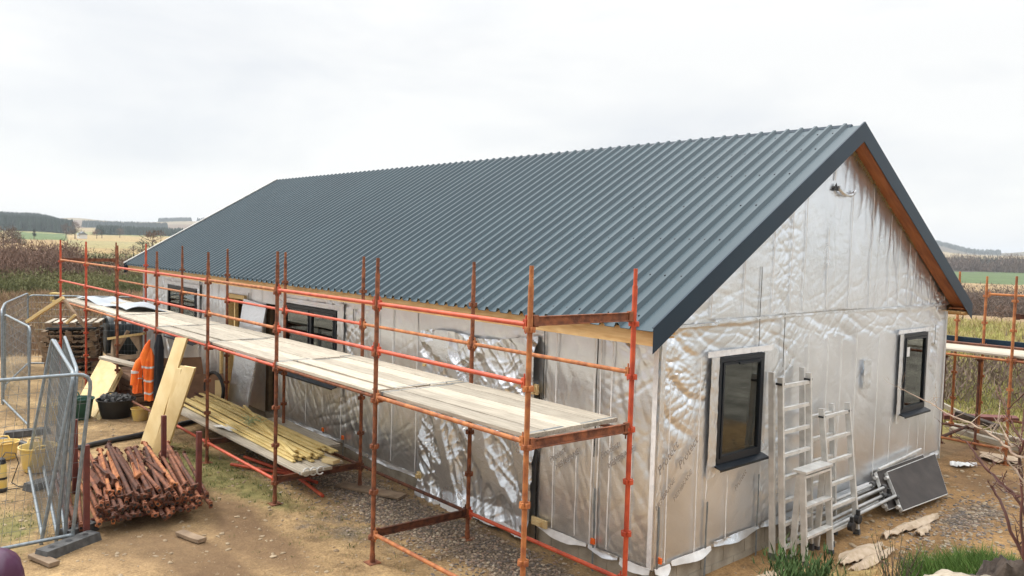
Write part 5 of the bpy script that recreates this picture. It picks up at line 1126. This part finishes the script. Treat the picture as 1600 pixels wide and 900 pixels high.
# scattered stuff ------------------------------------------------------------
def scatter(n, u0, u1, d0, d1, pw=1.):
    us = RNG.uniform(u0, u1, n); q = RNG.random(n); ds = d0*(d1/d0)**(q**pw); az = np.arctan((us-800)/F)+y_
    x = CAM.x+ds*np.sin(az); y = CAM.y+ds*np.cos(az); return x, y, gz(x, y), ds
def blades(name, m, pts, nb, h, w, spread, label, lean=.5, hvar=.5, seg=1):
    """tufts of tapering blades; pts rows (x,y,z,scale)"""
    P = np.repeat(np.array(pts), nb, axis=0); n = len(P); a = RNG.uniform(0, 2*np.pi, n); rr = spread*np.sqrt(RNG.random(n))*P[:, 3]
    bx = P[:, 0]+rr*np.cos(a); by = P[:, 1]+rr*np.sin(a); bz = P[:, 2]-.01
    H = h*P[:, 3]*RNG.uniform(1-hvar, 1+hvar*.4, n); la = a+RNG.normal(0, .9, n); ln = lean*H*RNG.uniform(.1, 1, n); wa = RNG.uniform(0, 2*np.pi, n); ww = w*P[:, 3]
    wx = np.cos(wa)*ww/2; wy = np.sin(wa)*ww/2; dx = np.cos(la)*ln; dy = np.sin(la)*ln
    v = np.stack([np.stack([bx-wx, by-wy, bz], -1), np.stack([bx+wx, by+wy, bz], -1), np.stack([bx+wx*.7+dx*.35, by+wy*.7+dy*.35, bz+H*.6], -1), np.stack([bx-wx*.7+dx*.35, by-wy*.7+dy*.35, bz+H*.6], -1), np.stack([bx+dx, by+dy, bz+H], -1)], 1).reshape(-1, 3)
    i = np.arange(n)*5; q = np.stack([i, i+1, i+2, i+3], -1).tolist(); t = np.stack([i+3, i+2, i+4], -1).tolist()
    me = bpy.data.meshes.new(name); me.from_pydata(v.tolist(), [], q+t); me.materials.append(m); me.update(); o = bpy.data.objects.new(name, me); COL.objects.link(o)
    return tag(o, label, None, kind='stuff')
def pack(x, y, z, s): return np.stack([x, y, z, s], -1)
# dead grass beyond the fence, rough pasture on the right
x, y, z, d = scatter(5200, -60, 300, 26, 54); blades('dead_grass', M['heather'], pack(x, y, z, RNG.uniform(.6, 1.3, len(x))*d/38), 9, .42, .03, .28, 'dead brown grass and heather beyond the site fence', .6)
x, y, z, d = scatter(1800, -60, 300, 30, 52); blades('dry_grass', M['drygrass'], pack(x, y, z, RNG.uniform(.6, 1.2, len(x))*d/38), 8, .40, .03, .25, 'straw coloured tufts among the dead grass', .6)
x, y, z, d = scatter(4800, 1455, 1680, 17.5, 62, .8); k = (y > 11.2); blades('rough_pasture', M['tussock'], pack(x, y, z, RNG.uniform(.6, 1.3, len(x))*(d/38)**.8)[k], 9, .26, .03, .25, 'yellow green rough pasture behind the rear scaffold', .7)
x, y, z, d = scatter(1500, 1455, 1680, 17.5, 60); k = (y > 11.2); blades('rough_pasture', M['drygrass'], pack(x, y, z, RNG.uniform(.6, 1.3, len(x))*d/38)[k], 8, .34, .03, .25, 'dry straw tussocks in the rough pasture', .7)
M['gorse2'] = leafmat('dark_green_scrub', (.075,.085,.04), (.04,.05,.025), .3)
# scrub bands on the left
def scrub(name, m, n, u0, u1, d0, d1, h, w, label, tris=60, size=.35, up=1.4):
    x, y, z, d = scatter(n, u0, u1, d0, d1); V = []; 
    hh = h*RNG.uniform(.55, 1.15, n); 
    P = RNG.normal(0, .42, (n, tris, 3)); P /= np.maximum(np.linalg.norm(P, axis=2, keepdims=True), 1.)
    C = np.stack([x, y, z+hh*.45], -1)[:, None, :]; S = np.stack([np.full(n, w/1.), np.full(n, w/1.), hh*.62], -1)[:, None, :]; Q = C+P*S
    D1 = RNG.normal(0, 1, (n, tris, 3)); D1[..., 2] = np.abs(D1[..., 2])+up; D1 /= np.linalg.norm(D1, axis=2, keepdims=True); D1 *= size*RNG.uniform(.5, 1.4, (n, tris, 1))
    D2 = RNG.normal(0, 1, (n, tris, 3)); D2 /= np.linalg.norm(D2, axis=2, keepdims=True); D2 *= size*.22
    v = np.stack([Q-D1/2-D2/2, Q-D1/2+D2/2, Q+D1*.6], 2).reshape(-1, 3); f = np.arange(len(v)).reshape(-1, 3)
    me = bpy.data.meshes.new(name); me.from_pydata(v.tolist(), [], f.tolist()); me.materials.append(m); me.update(); o = bpy.data.objects.new(name, me); COL.objects.link(o); return tag(o, label, None, kind='stuff')
scrub('gorse_scrub', M['gorse'], 360, -60, 420, 56, 68, 1.6, 1.1, 'band of green gorse and scrub beyond the dead grass', 150, .26, .5)
scrub('bare_scrub', M['scrub'], 330, -60, 120, 64, 100, 3.1, 1.5, 'band of reddish brown bare birch scrub', 240, .34, .7)
scrub('bare_scrub', M['scrub'], 190, 108, 420, 72, 100, 2.3, 1.4, 'lower brown scrub behind the scaffold posts', 170, .30, .6)
scrub('gorse_scrub', M['gorse2'], 60, 100, 420, 78, 100, 2.7, 1.6, 'dark green scrub clumps at the edge of the fields', 120, .4, .8)
scrub('bare_woodland', M['baretree'], 240, 1380, 1720, 135, 175, 4.6, 3.0, 'strip of bare grey brown trees in the dip beyond the pasture', 260, .55, .8)
scrub('bare_scrub', M['baretree'], 26, 1465, 1680, 21, 30, 1.3, .6, 'bare twiggy scrub just beyond the rear scaffold', 110, .20, 1.6)
scrub('green_scrub', M['gorse'], 34, 1465, 1680, 20, 28, .7, .7, 'low green scrub at the foot of the rear scaffold', 110, .12, 1.0)
scrub('bare_woodland', M['baretree'], 200, 1380, 1750, 610, 690, 10.5, 9, 'dark bare wood along the top of the green field', 150, 2.2, 2.)
scrub('conifer_wood', M['conifer'], 200, 1380, 1750, 640, 720, 9.5, 8, 'dark conifers in the wood above the green field', 150, 2.0, 1.)
def cones(name, m, n, u0, u1, d0, d1, h, label, cond=None):
    x, y, z, d = scatter(n, u0, u1, d0, d1)
    V = []; Fc = []
    for i in range(len(x)):
        if cond is not None and not cond(x[i], y[i], d[i]): continue
        hh = h*RNG.uniform(.7, 1.15); r = hh*RNG.uniform(.20, .30); a0 = RNG.uniform(0, 1)
        for zb, zt, rr in ((.05, .62, 1.), (.4, 1., .62)):
            o = len(V)
            for j in range(5): a = a0+j*1.2566; V.append((x[i]+r*rr*math.cos(a), y[i]+r*rr*math.sin(a), z[i]+hh*zb))
            V.append((x[i], y[i], z[i]+hh*zt)); Fc += [(o+j, o+(j+1) % 5, o+5) for j in range(5)]
    me = bpy.data.meshes.new(name); me.from_pydata(V, [], Fc); me.materials.append(m); me.update(); o = bpy.data.objects.new(name, me); COL.objects.link(o); return tag(o, label, None, kind='stuff')
cones('conifer_plantation', M['conifer'], 5200, -120, 112, 790, 1330, 12, 'dark conifer plantation covering the hill on the left')
cones('conifer_wood', M['conifer'], 900, 172, 420, 800, 1000, 8, 'dark conifer wood across the fields by the roof edge')
cones('conifer_wood', M['conifer'], 260, 150, 185, 780, 880, 8, 'small conifer block left of the larger wood')
cones('conifer_wood', M['conifer'], 700, 128, 260, 1500, 1650, 11, 'far conifer belt under the heath hill')
cones('conifer_wood', M['conifer'], 420, 246, 297, 2350, 2450, 11, 'tree belt on the skyline left of the roof')
cones('conifer_wood', M['conifer'], 300, 306, 420, 2350, 2450, 11, 'tree belt on the skyline touching the roof edge')
cones('conifer_wood', M['conifer'], 900, 1420, 1560, 2300, 2500, 11, 'wooded ridge on the skyline right of the roof', None)
# gravel and pebbles
def stones(name, pts, label, m):
    ico = [(0,0,1),(.894,0,.447),(.276,.851,.447),(-.724,.526,.447),(-.724,-.526,.447),(.276,-.851,.447),(.724,.526,-.447),(-.276,.851,-.447),(-.894,0,-.447),(-.276,-.851,-.447),(.724,-.526,-.447),(0,0,-1)]
    fi = [(0,1,2),(0,2,3),(0,3,4),(0,4,5),(0,5,1),(1,6,2),(2,7,3),(3,8,4),(4,9,5),(5,10,1),(2,6,7),(3,7,8),(4,8,9),(5,9,10),(1,10,6),(11,7,6),(11,8,7),(11,9,8),(11,10,9),(11,6,10)]
    I = np.array(ico); n = len(pts); pts = np.array(pts); a = RNG.uniform(0, 6.28, n); s = pts[:, 3]
    jit = 1+RNG.uniform(-.25, .25, (n, 12, 1)); V = I[None]*jit*s[:, None, None]*np.stack([RNG.uniform(.8, 1.5, n), RNG.uniform(.7, 1.1, n), RNG.uniform(.4, .75, n)], -1)[:, None, :]
    c, s_ = np.cos(a)[:, None], np.sin(a)[:, None]; X = V[..., 0]*c-V[..., 1]*s_; Y = V[..., 0]*s_+V[..., 1]*c
    V = np.stack([X+pts[:, 0:1], Y+pts[:, 1:2], V[..., 2]+pts[:, 2:3]], -1).reshape(-1, 3)
    Fc = (np.array(fi)[None]+(np.arange(n)*12)[:, None, None]).reshape(-1, 3)
    me = bpy.data.meshes.new(name); me.from_pydata(V.tolist(), [], Fc.tolist()); me.materials.append(m); me.update(); o = bpy.data.objects.new(name, me); COL.objects.link(o); return tag(o, label, None, kind='stuff')
def stonemat():
    m, nt, B, N, Lk = newmat('mixed_gravel'); B.inputs['Roughness'].default_value = .9
    tc = N('ShaderNodeNewGeometry'); rp = N('ShaderNodeValToRGB'); e = rp.color_ramp.elements; Lk(tc.outputs['Random Per Island'], rp.inputs[0])
    e[0].color = rgb((.11,.095,.085)); e[1].position = 1; e[1].color = rgb((.46,.39,.30))
    for p, c in ((.3, (.20,.17,.15)), (.55, (.32,.22,.16)), (.8, (.36,.29,.21))): q = e.new(p); q.color = rgb(c)
    Lk(rp.outputs[0], B.inputs['Base Color']); return m
M['gravel'] = stonemat(); M['earthstone'] = mat('sandy_stone', (.42,.33,.22), (.26,.19,.12), .95, scale=5)
n = 5200; x = RNG.uniform(-7.5, .5, n); y = -.72+RNG.normal(0, .33, n); k = (y < -.05); x, y = x[k], y[k]
stones('gravel', np.stack([x, y, gz(x, y)+.004, RNG.uniform(.008, .022, len(x))], -1), 'grey and pink gravel strip along the long foil wall', M['gravel'])
n = 1000; x = 1.1+RNG.normal(0, .34, n); y = 5.2+RNG.normal(0, 1.0, n); stones('gravel', np.stack([x, y, gz(x, y)+.004, RNG.uniform(.008, .026, n)], -1), 'gravel patch in front of the dark platform panels', M['gravel'])
n = 3600; x = RNG.uniform(-12, 1.5, n); y = RNG.uniform(-5.2, -.6, n); s = .005+.030*RNG.random(n)**6; stones('pebbles', np.stack([x, y, gz(x, y)+.002, s], -1), 'sandy pebbles scattered over the trodden yard', M['earthstone'])
n = 1500; x = RNG.uniform(.1, 3.2, n); y = RNG.uniform(1.0, 9, n); s = .008+.045*RNG.random(n)**4; stones('pebbles', np.stack([x, y, gz(x, y)+.002, s], -1), 'sandy lumps and stones below the gable wall', M['earthstone'])
# green tufts in the yard
P = []
for cx, cy, sx, sy, n in ((-6.6,-1.9,1.2,.35,330), (-7.9,-2.0,.8,.35,150), (-5.0,-1.65,.6,.2,90), (-9.5,-4.6,1.,.5,80), (-6.0,-4.6,.9,.35,90), (-3.2,-1.5,.9,.4,70), (-5.3,-4.9,1,.3,60), (-2.0,-2.2,1.4,.5,60), (-11,-3,1.5,.8,60)):
    xx = RNG.normal(cx, sx*.6, n); yy = RNG.normal(cy, sy*.7, n); P.append(pack(xx, yy, gz(xx, yy), RNG.uniform(.5, 1.2, n)))
P = np.vstack(P); h = len(P)//2; sel = RNG.permutation(len(P)); blades('grass', M['grass'], P[sel[:h]], 9, .05, .006, .06, 'short green grass tufts in the yard by the scaffold', .9); blades('dry_grass', M['drygrass'], P[sel[h:]], 8, .045, .006, .07, 'short straw coloured grass in the yard', 1.2)
# foreground bank -------------------------------------------------------------
def bankpts(n, u0, u1, d0, d1):
    x, y, z, d = scatter(n, u0, u1, d0, d1); return x, y, z
x, y, z = bankpts(1000, 1448, 1640, 4.5, 5.3); blades('grass', M['grass'], pack(x, y, z, RNG.uniform(.5, 1.2, len(x))), 20, .13, .0045, .06, 'bright green grass on the bank under the red twigs', .7, seg=1)
x, y, z = bankpts(420, 1195, 1420, 4.3, 5.0); blades('grass', M['grass'], pack(x, y, z, RNG.uniform(.5, 1., len(x))), 18, .075, .004, .05, 'green grass on the bank around the broom plant', .8)
x, y, z = bankpts(430, 1150, 1640, 4.3, 5.2); blades('dry_grass', M['drygrass'], pack(x, y, z, RNG.uniform(.5, 1.1, len(x))), 14, .10, .004, .05, 'straw coloured grass blades on the bank', 1.0)
def stem_plant(u, d, h, spread, n, m, label, name, leaf=.03, up=.35, leafn=9, cat='plant', lm=None, thick=.0022):
    x, y = at_u(u, d); z = gz1(x, y)-.01; t = thing(name, (x, y, z), label, cat); b = MB(); lb = MB()
    for k in range(n):
        a = random.uniform(0, 6.28); l = h*random.uniform(.55, 1.05); s = spread*random.uniform(.15, 1); r0 = spread*.25*random.random()
        p0 = Vector((x+r0*math.cos(a), y+r0*math.sin(a), z)); pts = [p0]
        for i in range(1, 5): f = i/4; pts.append(p0+Vector((math.cos(a)*s*f**1.4, math.sin(a)*s*f**1.4, l*f))+Vector((random.uniform(-1, 1), random.uniform(-1, 1), 0))*.008)
        b.poly(pts, [thick, thick*.9, thick*.75, thick*.6, thick*.35], 4)
        for i in range(leafn):
            f = random.uniform(.2, 1); q = pts[0].lerp(pts[-1], f); kk = min(int(f*4), 3); q = pts[kk].lerp(pts[kk+1], f*4-kk); aa = random.uniform(0, 6.28); dl = Vector((math.cos(aa)*.5, math.sin(aa)*.5, 1)).normalized()*leaf*random.uniform(.5, 1.2); sd_ = Vector((-math.sin(aa), math.cos(aa), 0))*leaf*.09
            lb.add([q-sd_, q+sd_, q+dl*.6+sd_*.7, q+dl], [(0, 1, 2, 3)])
    b.build('stem', M[m], t, smooth=60, fix=False)
    if leafn: lb.build('foliage', M[lm or m], t, smooth=0, fix=False)
    return t
stem_plant(1272, 4.75, .33, .24, 150, 'broom', 'dense spiky green broom plant on the bank before the ladders', 'broom_plant', leaf=.06, leafn=12, thick=.0016)
stem_plant(1330, 4.6, .20, .20, 60, 'broom', 'low green sprig spreading right of the broom plant', 'broom_plant', leaf=.05, leafn=10, thick=.0014)
stem_plant(1424, 4.7, .40, .14, 34, 'bark', 'sparse upright twiggy plant with small olive leaves above the rock', 'twiggy_plant', leaf=.022, leafn=16, lm='broom', thick=.0026)
# rocks on the bank
def rock(u, d, sx, sy, sz, label, m='stone', seed=0, dz=0., name='rock'):
    x, y = at_u(u, d); z = gz1(x, y)+dz; az = math.atan((u-800)/F)+y_; n1_, n2_ = 40, 26; P = np.zeros((n1_+1, n2_, 3))
    for i in range(n1_+1):
        for j in range(n2_):
            a = 2*math.pi*(i % n1_)/n1_; f = math.pi*j/(n2_-1)-math.pi/2; nx, ny, nz_ = math.cos(f)*math.cos(a), math.cos(f)*math.sin(a), math.sin(f)
            P[i, j] = (nx, ny, nz_)
    nn = fbm(P[..., 0]*1.6+seed*7+P[..., 2], P[..., 1]*1.6+P[..., 2]*1.3, 200+seed, 5); rg = ridge(P[..., 0]*1.1+seed, P[..., 2]*4.5+P[..., 1], 210+seed)
    kk_ = 2.2 if m == 'peat' else 1.; R_s = .72+.55*nn*kk_-.12*rg*kk_-(.3 if m == 'peat' else 0); c, s = math.cos(-az), math.sin(-az)
    X = P[..., 0]*R_s*sx; Y = P[..., 1]*R_s*sy; Z = np.clip(P[..., 2], -.3, 1)*R_s*sz
    Q = np.stack([x+X*c-Y*s, y+X*s+Y*c, z+Z], -1); b = MB().grid(Q); o = b.build(name, M[m], None, smooth=50, loc=(x, y, z)); return tag(o, label, 'rock')
rock(1445, 4.2, .30, .26, .36, 'flat pale rock at the bottom edge below the twiggy plant', seed=1, dz=-.02)
rock(1545, 4.15, .34, .26, .38, 'flat streaked rock at the bottom edge under the dark root', seed=2, dz=-.01)
rock(1600, 4.6, .20, .18, .27, 'dark peaty root clump beside the red stems', m='peat', seed=3, dz=.03, name='root_clump')
rock(1556, 4.5, .12, .12, .15, 'small dark peaty lump in the grass', m='peat', seed=5, dz=.01, name='root_clump')
x, y = at_u(1502, 4.6); blades('dry_grass', M['drygrass'], np.array([[x, y, gz1(x, y)+.01, 1.]]), 140, .13, .004, .035, 'pale dry grass tuft beside the dark root clump', .9)
for k, (u, d, r) in enumerate(((1494, 3.52, .022), (1515, 3.5, .018), (1546, 3.5, .02), (1563, 3.48, .015), (1476, 3.5, .014))):
    xx, yy = at_u(u, d)
n = 420; x, y, z, d = scatter(n, 1370, 1640, 4.0, 4.7); stones('pebbles', np.stack([x, y, z+.01, .003+.012*RNG.random(n)**3], -1), 'small stones on top of the foreground bank', M['earthstone'])
# bare red stemmed shrub reaching in from the right
sh = thing('bare_shrub', tuple(dp(1612, 895, 3.9)), 'bare red stemmed shrub with lichen grey branches reaching in from the right', 'shrub')
def branch(pts, r0, r1, m, name='branch', twigs=6, seed=0, tl=.16):
    rs = random.Random(seed); P = [dp(u, v, d) for u, v, d in pts]; Q = []
    for i in range(len(P)-1):
        for s in (0, .34, .67):
            q = P[i].lerp(P[i+1], s)+Vector((rs.uniform(-1,1), rs.uniform(-1,1), rs.uniform(-1,1)))*.006; Q.append(q)
    Q.append(P[-1]); n = len(Q); b = MB(); r0 *= .72; r1 *= .72; b.poly(Q, [r0+(r1-r0)*i/(n-1) for i in range(n)], 7)
    for k in range(twigs):
        i = rs.randrange(max(1, n//5), n); q = Q[i]; d = Vector((rs.uniform(-1,1), rs.uniform(-1,1), rs.uniform(-.2,1.3))).normalized(); l = tl*rs.uniform(.3, 1.1); r = (r0+(r1-r0)*i/(n-1))*.5
        m1 = q+d*l*.5+Vector((rs.uniform(-1,1), rs.uniform(-1,1), rs.uniform(-1,1)))*.015; e = q+d*l+Vector((0,0,rs.uniform(0,.03)))
        b.poly([q, m1, e], [r, r*.75, r*.35], 5); 
        for j in range(3): f = rs.uniform(.3, .95); s_ = q.lerp(e, f); b.poly([s_, s_+Vector((rs.uniform(-1,1), rs.uniform(-1,1), rs.uniform(0,1)))*.035], [r*.5, r*.3], 4)
    b.build(name, M[m], sh, smooth=60, fix=False)
branch([(1612, 895, 3.85), (1580, 830, 3.9), (1566, 790, 3.95), (1553, 762, 4.0), (1548, 758, 4.0)], .0125, .006, 'redtwig', twigs=5, seed=1, tl=.12)
branch([(1625, 880, 3.8), (1597, 790, 3.85), (1570, 758, 3.9), (1545, 735, 3.95), (1525, 715, 4.0), (1510, 690, 4.05), (1488, 682, 4.1)], .0125, .0035, 'redtwig', twigs=10, seed=2, tl=.14)
branch([(1600, 870, 3.7), (1596, 800, 3.7), (1597, 740, 3.72), (1594, 690, 3.75), (1600, 640, 3.8)], .010, .004, 'redtwig', twigs=9, seed=3, tl=.14)
branch([(1640, 730, 3.5), (1590, 712, 3.7), (1568, 695, 3.8), (1547, 678, 3.9), (1515, 662, 4.0), (1480, 645, 4.1), (1455, 630, 4.2), (1420, 613, 4.3), (1405, 606, 4.35)], .0105, .0022, 'greytwig', twigs=16, seed=4, tl=.12)
branch([(1640, 800, 3.5), (1605, 760, 3.6), (1588, 735, 3.65), (1572, 715, 3.7)], .009, .004, 'greytwig', twigs=7, seed=5, tl=.12)
branch([(1620, 700, 3.6), (1600, 690, 3.7), (1580, 700, 3.75), (1560, 655, 3.85), (1563, 625, 3.9)], .007, .0025, 'greytwig', twigs=10, seed=6, tl=.12)
branch([(1630, 650, 3.6), (1600, 690, 3.65), (1592, 720, 3.7), (1598, 760, 3.7)], .008, .006, 'redtwig', twigs=7, seed=7)
branch([(1640, 600, 3.6), (1605, 610, 3.75), (1575, 640, 3.85), (1560, 600, 3.95)], .006, .002, 'redtwig', twigs=9, seed=8, tl=.12)
branch([(1612, 720, 3.65), (1585, 668, 3.75), (1570, 640, 3.8), (1556, 605, 3.9)], .006, .002, 'redtwig', twigs=8, seed=9, tl=.1)
branch([(1602, 780, 3.7), (1575, 770, 3.75), (1552, 745, 3.85), (1530, 715, 3.95)], .005, .002, 'redtwig', twigs=6, seed=10, tl=.1)
# air between here and the hills
hb_ = MB(); hb_.box((-9600, -9600, -120), (9600, 9600, 60)); hz = bpy.data.materials.new('haze'); hz.use_nodes = True; hn = hz.node_tree; hn.nodes.remove(hn.nodes['Principled BSDF'])
pv = hn.nodes.new('ShaderNodeVolumePrincipled'); pv.inputs['Color'].default_value = (.86,.92,1,1); pv.inputs['Density'].default_value = .00022; pv.inputs['Anisotropy'].default_value = 0
hn.links.new(pv.outputs[0], hn.nodes['Material Output'].inputs['Volume']); ho = hb_.build('haze', hz, None, smooth=0, loc=(0,0,0)); tag(ho, 'pale haze of the moist air over the fields', None, kind='stuff')
# ------------------------------------------------------------------ clean up helper tags
for o in bpy.data.objects:
    if '_w' in o: del o['_w']
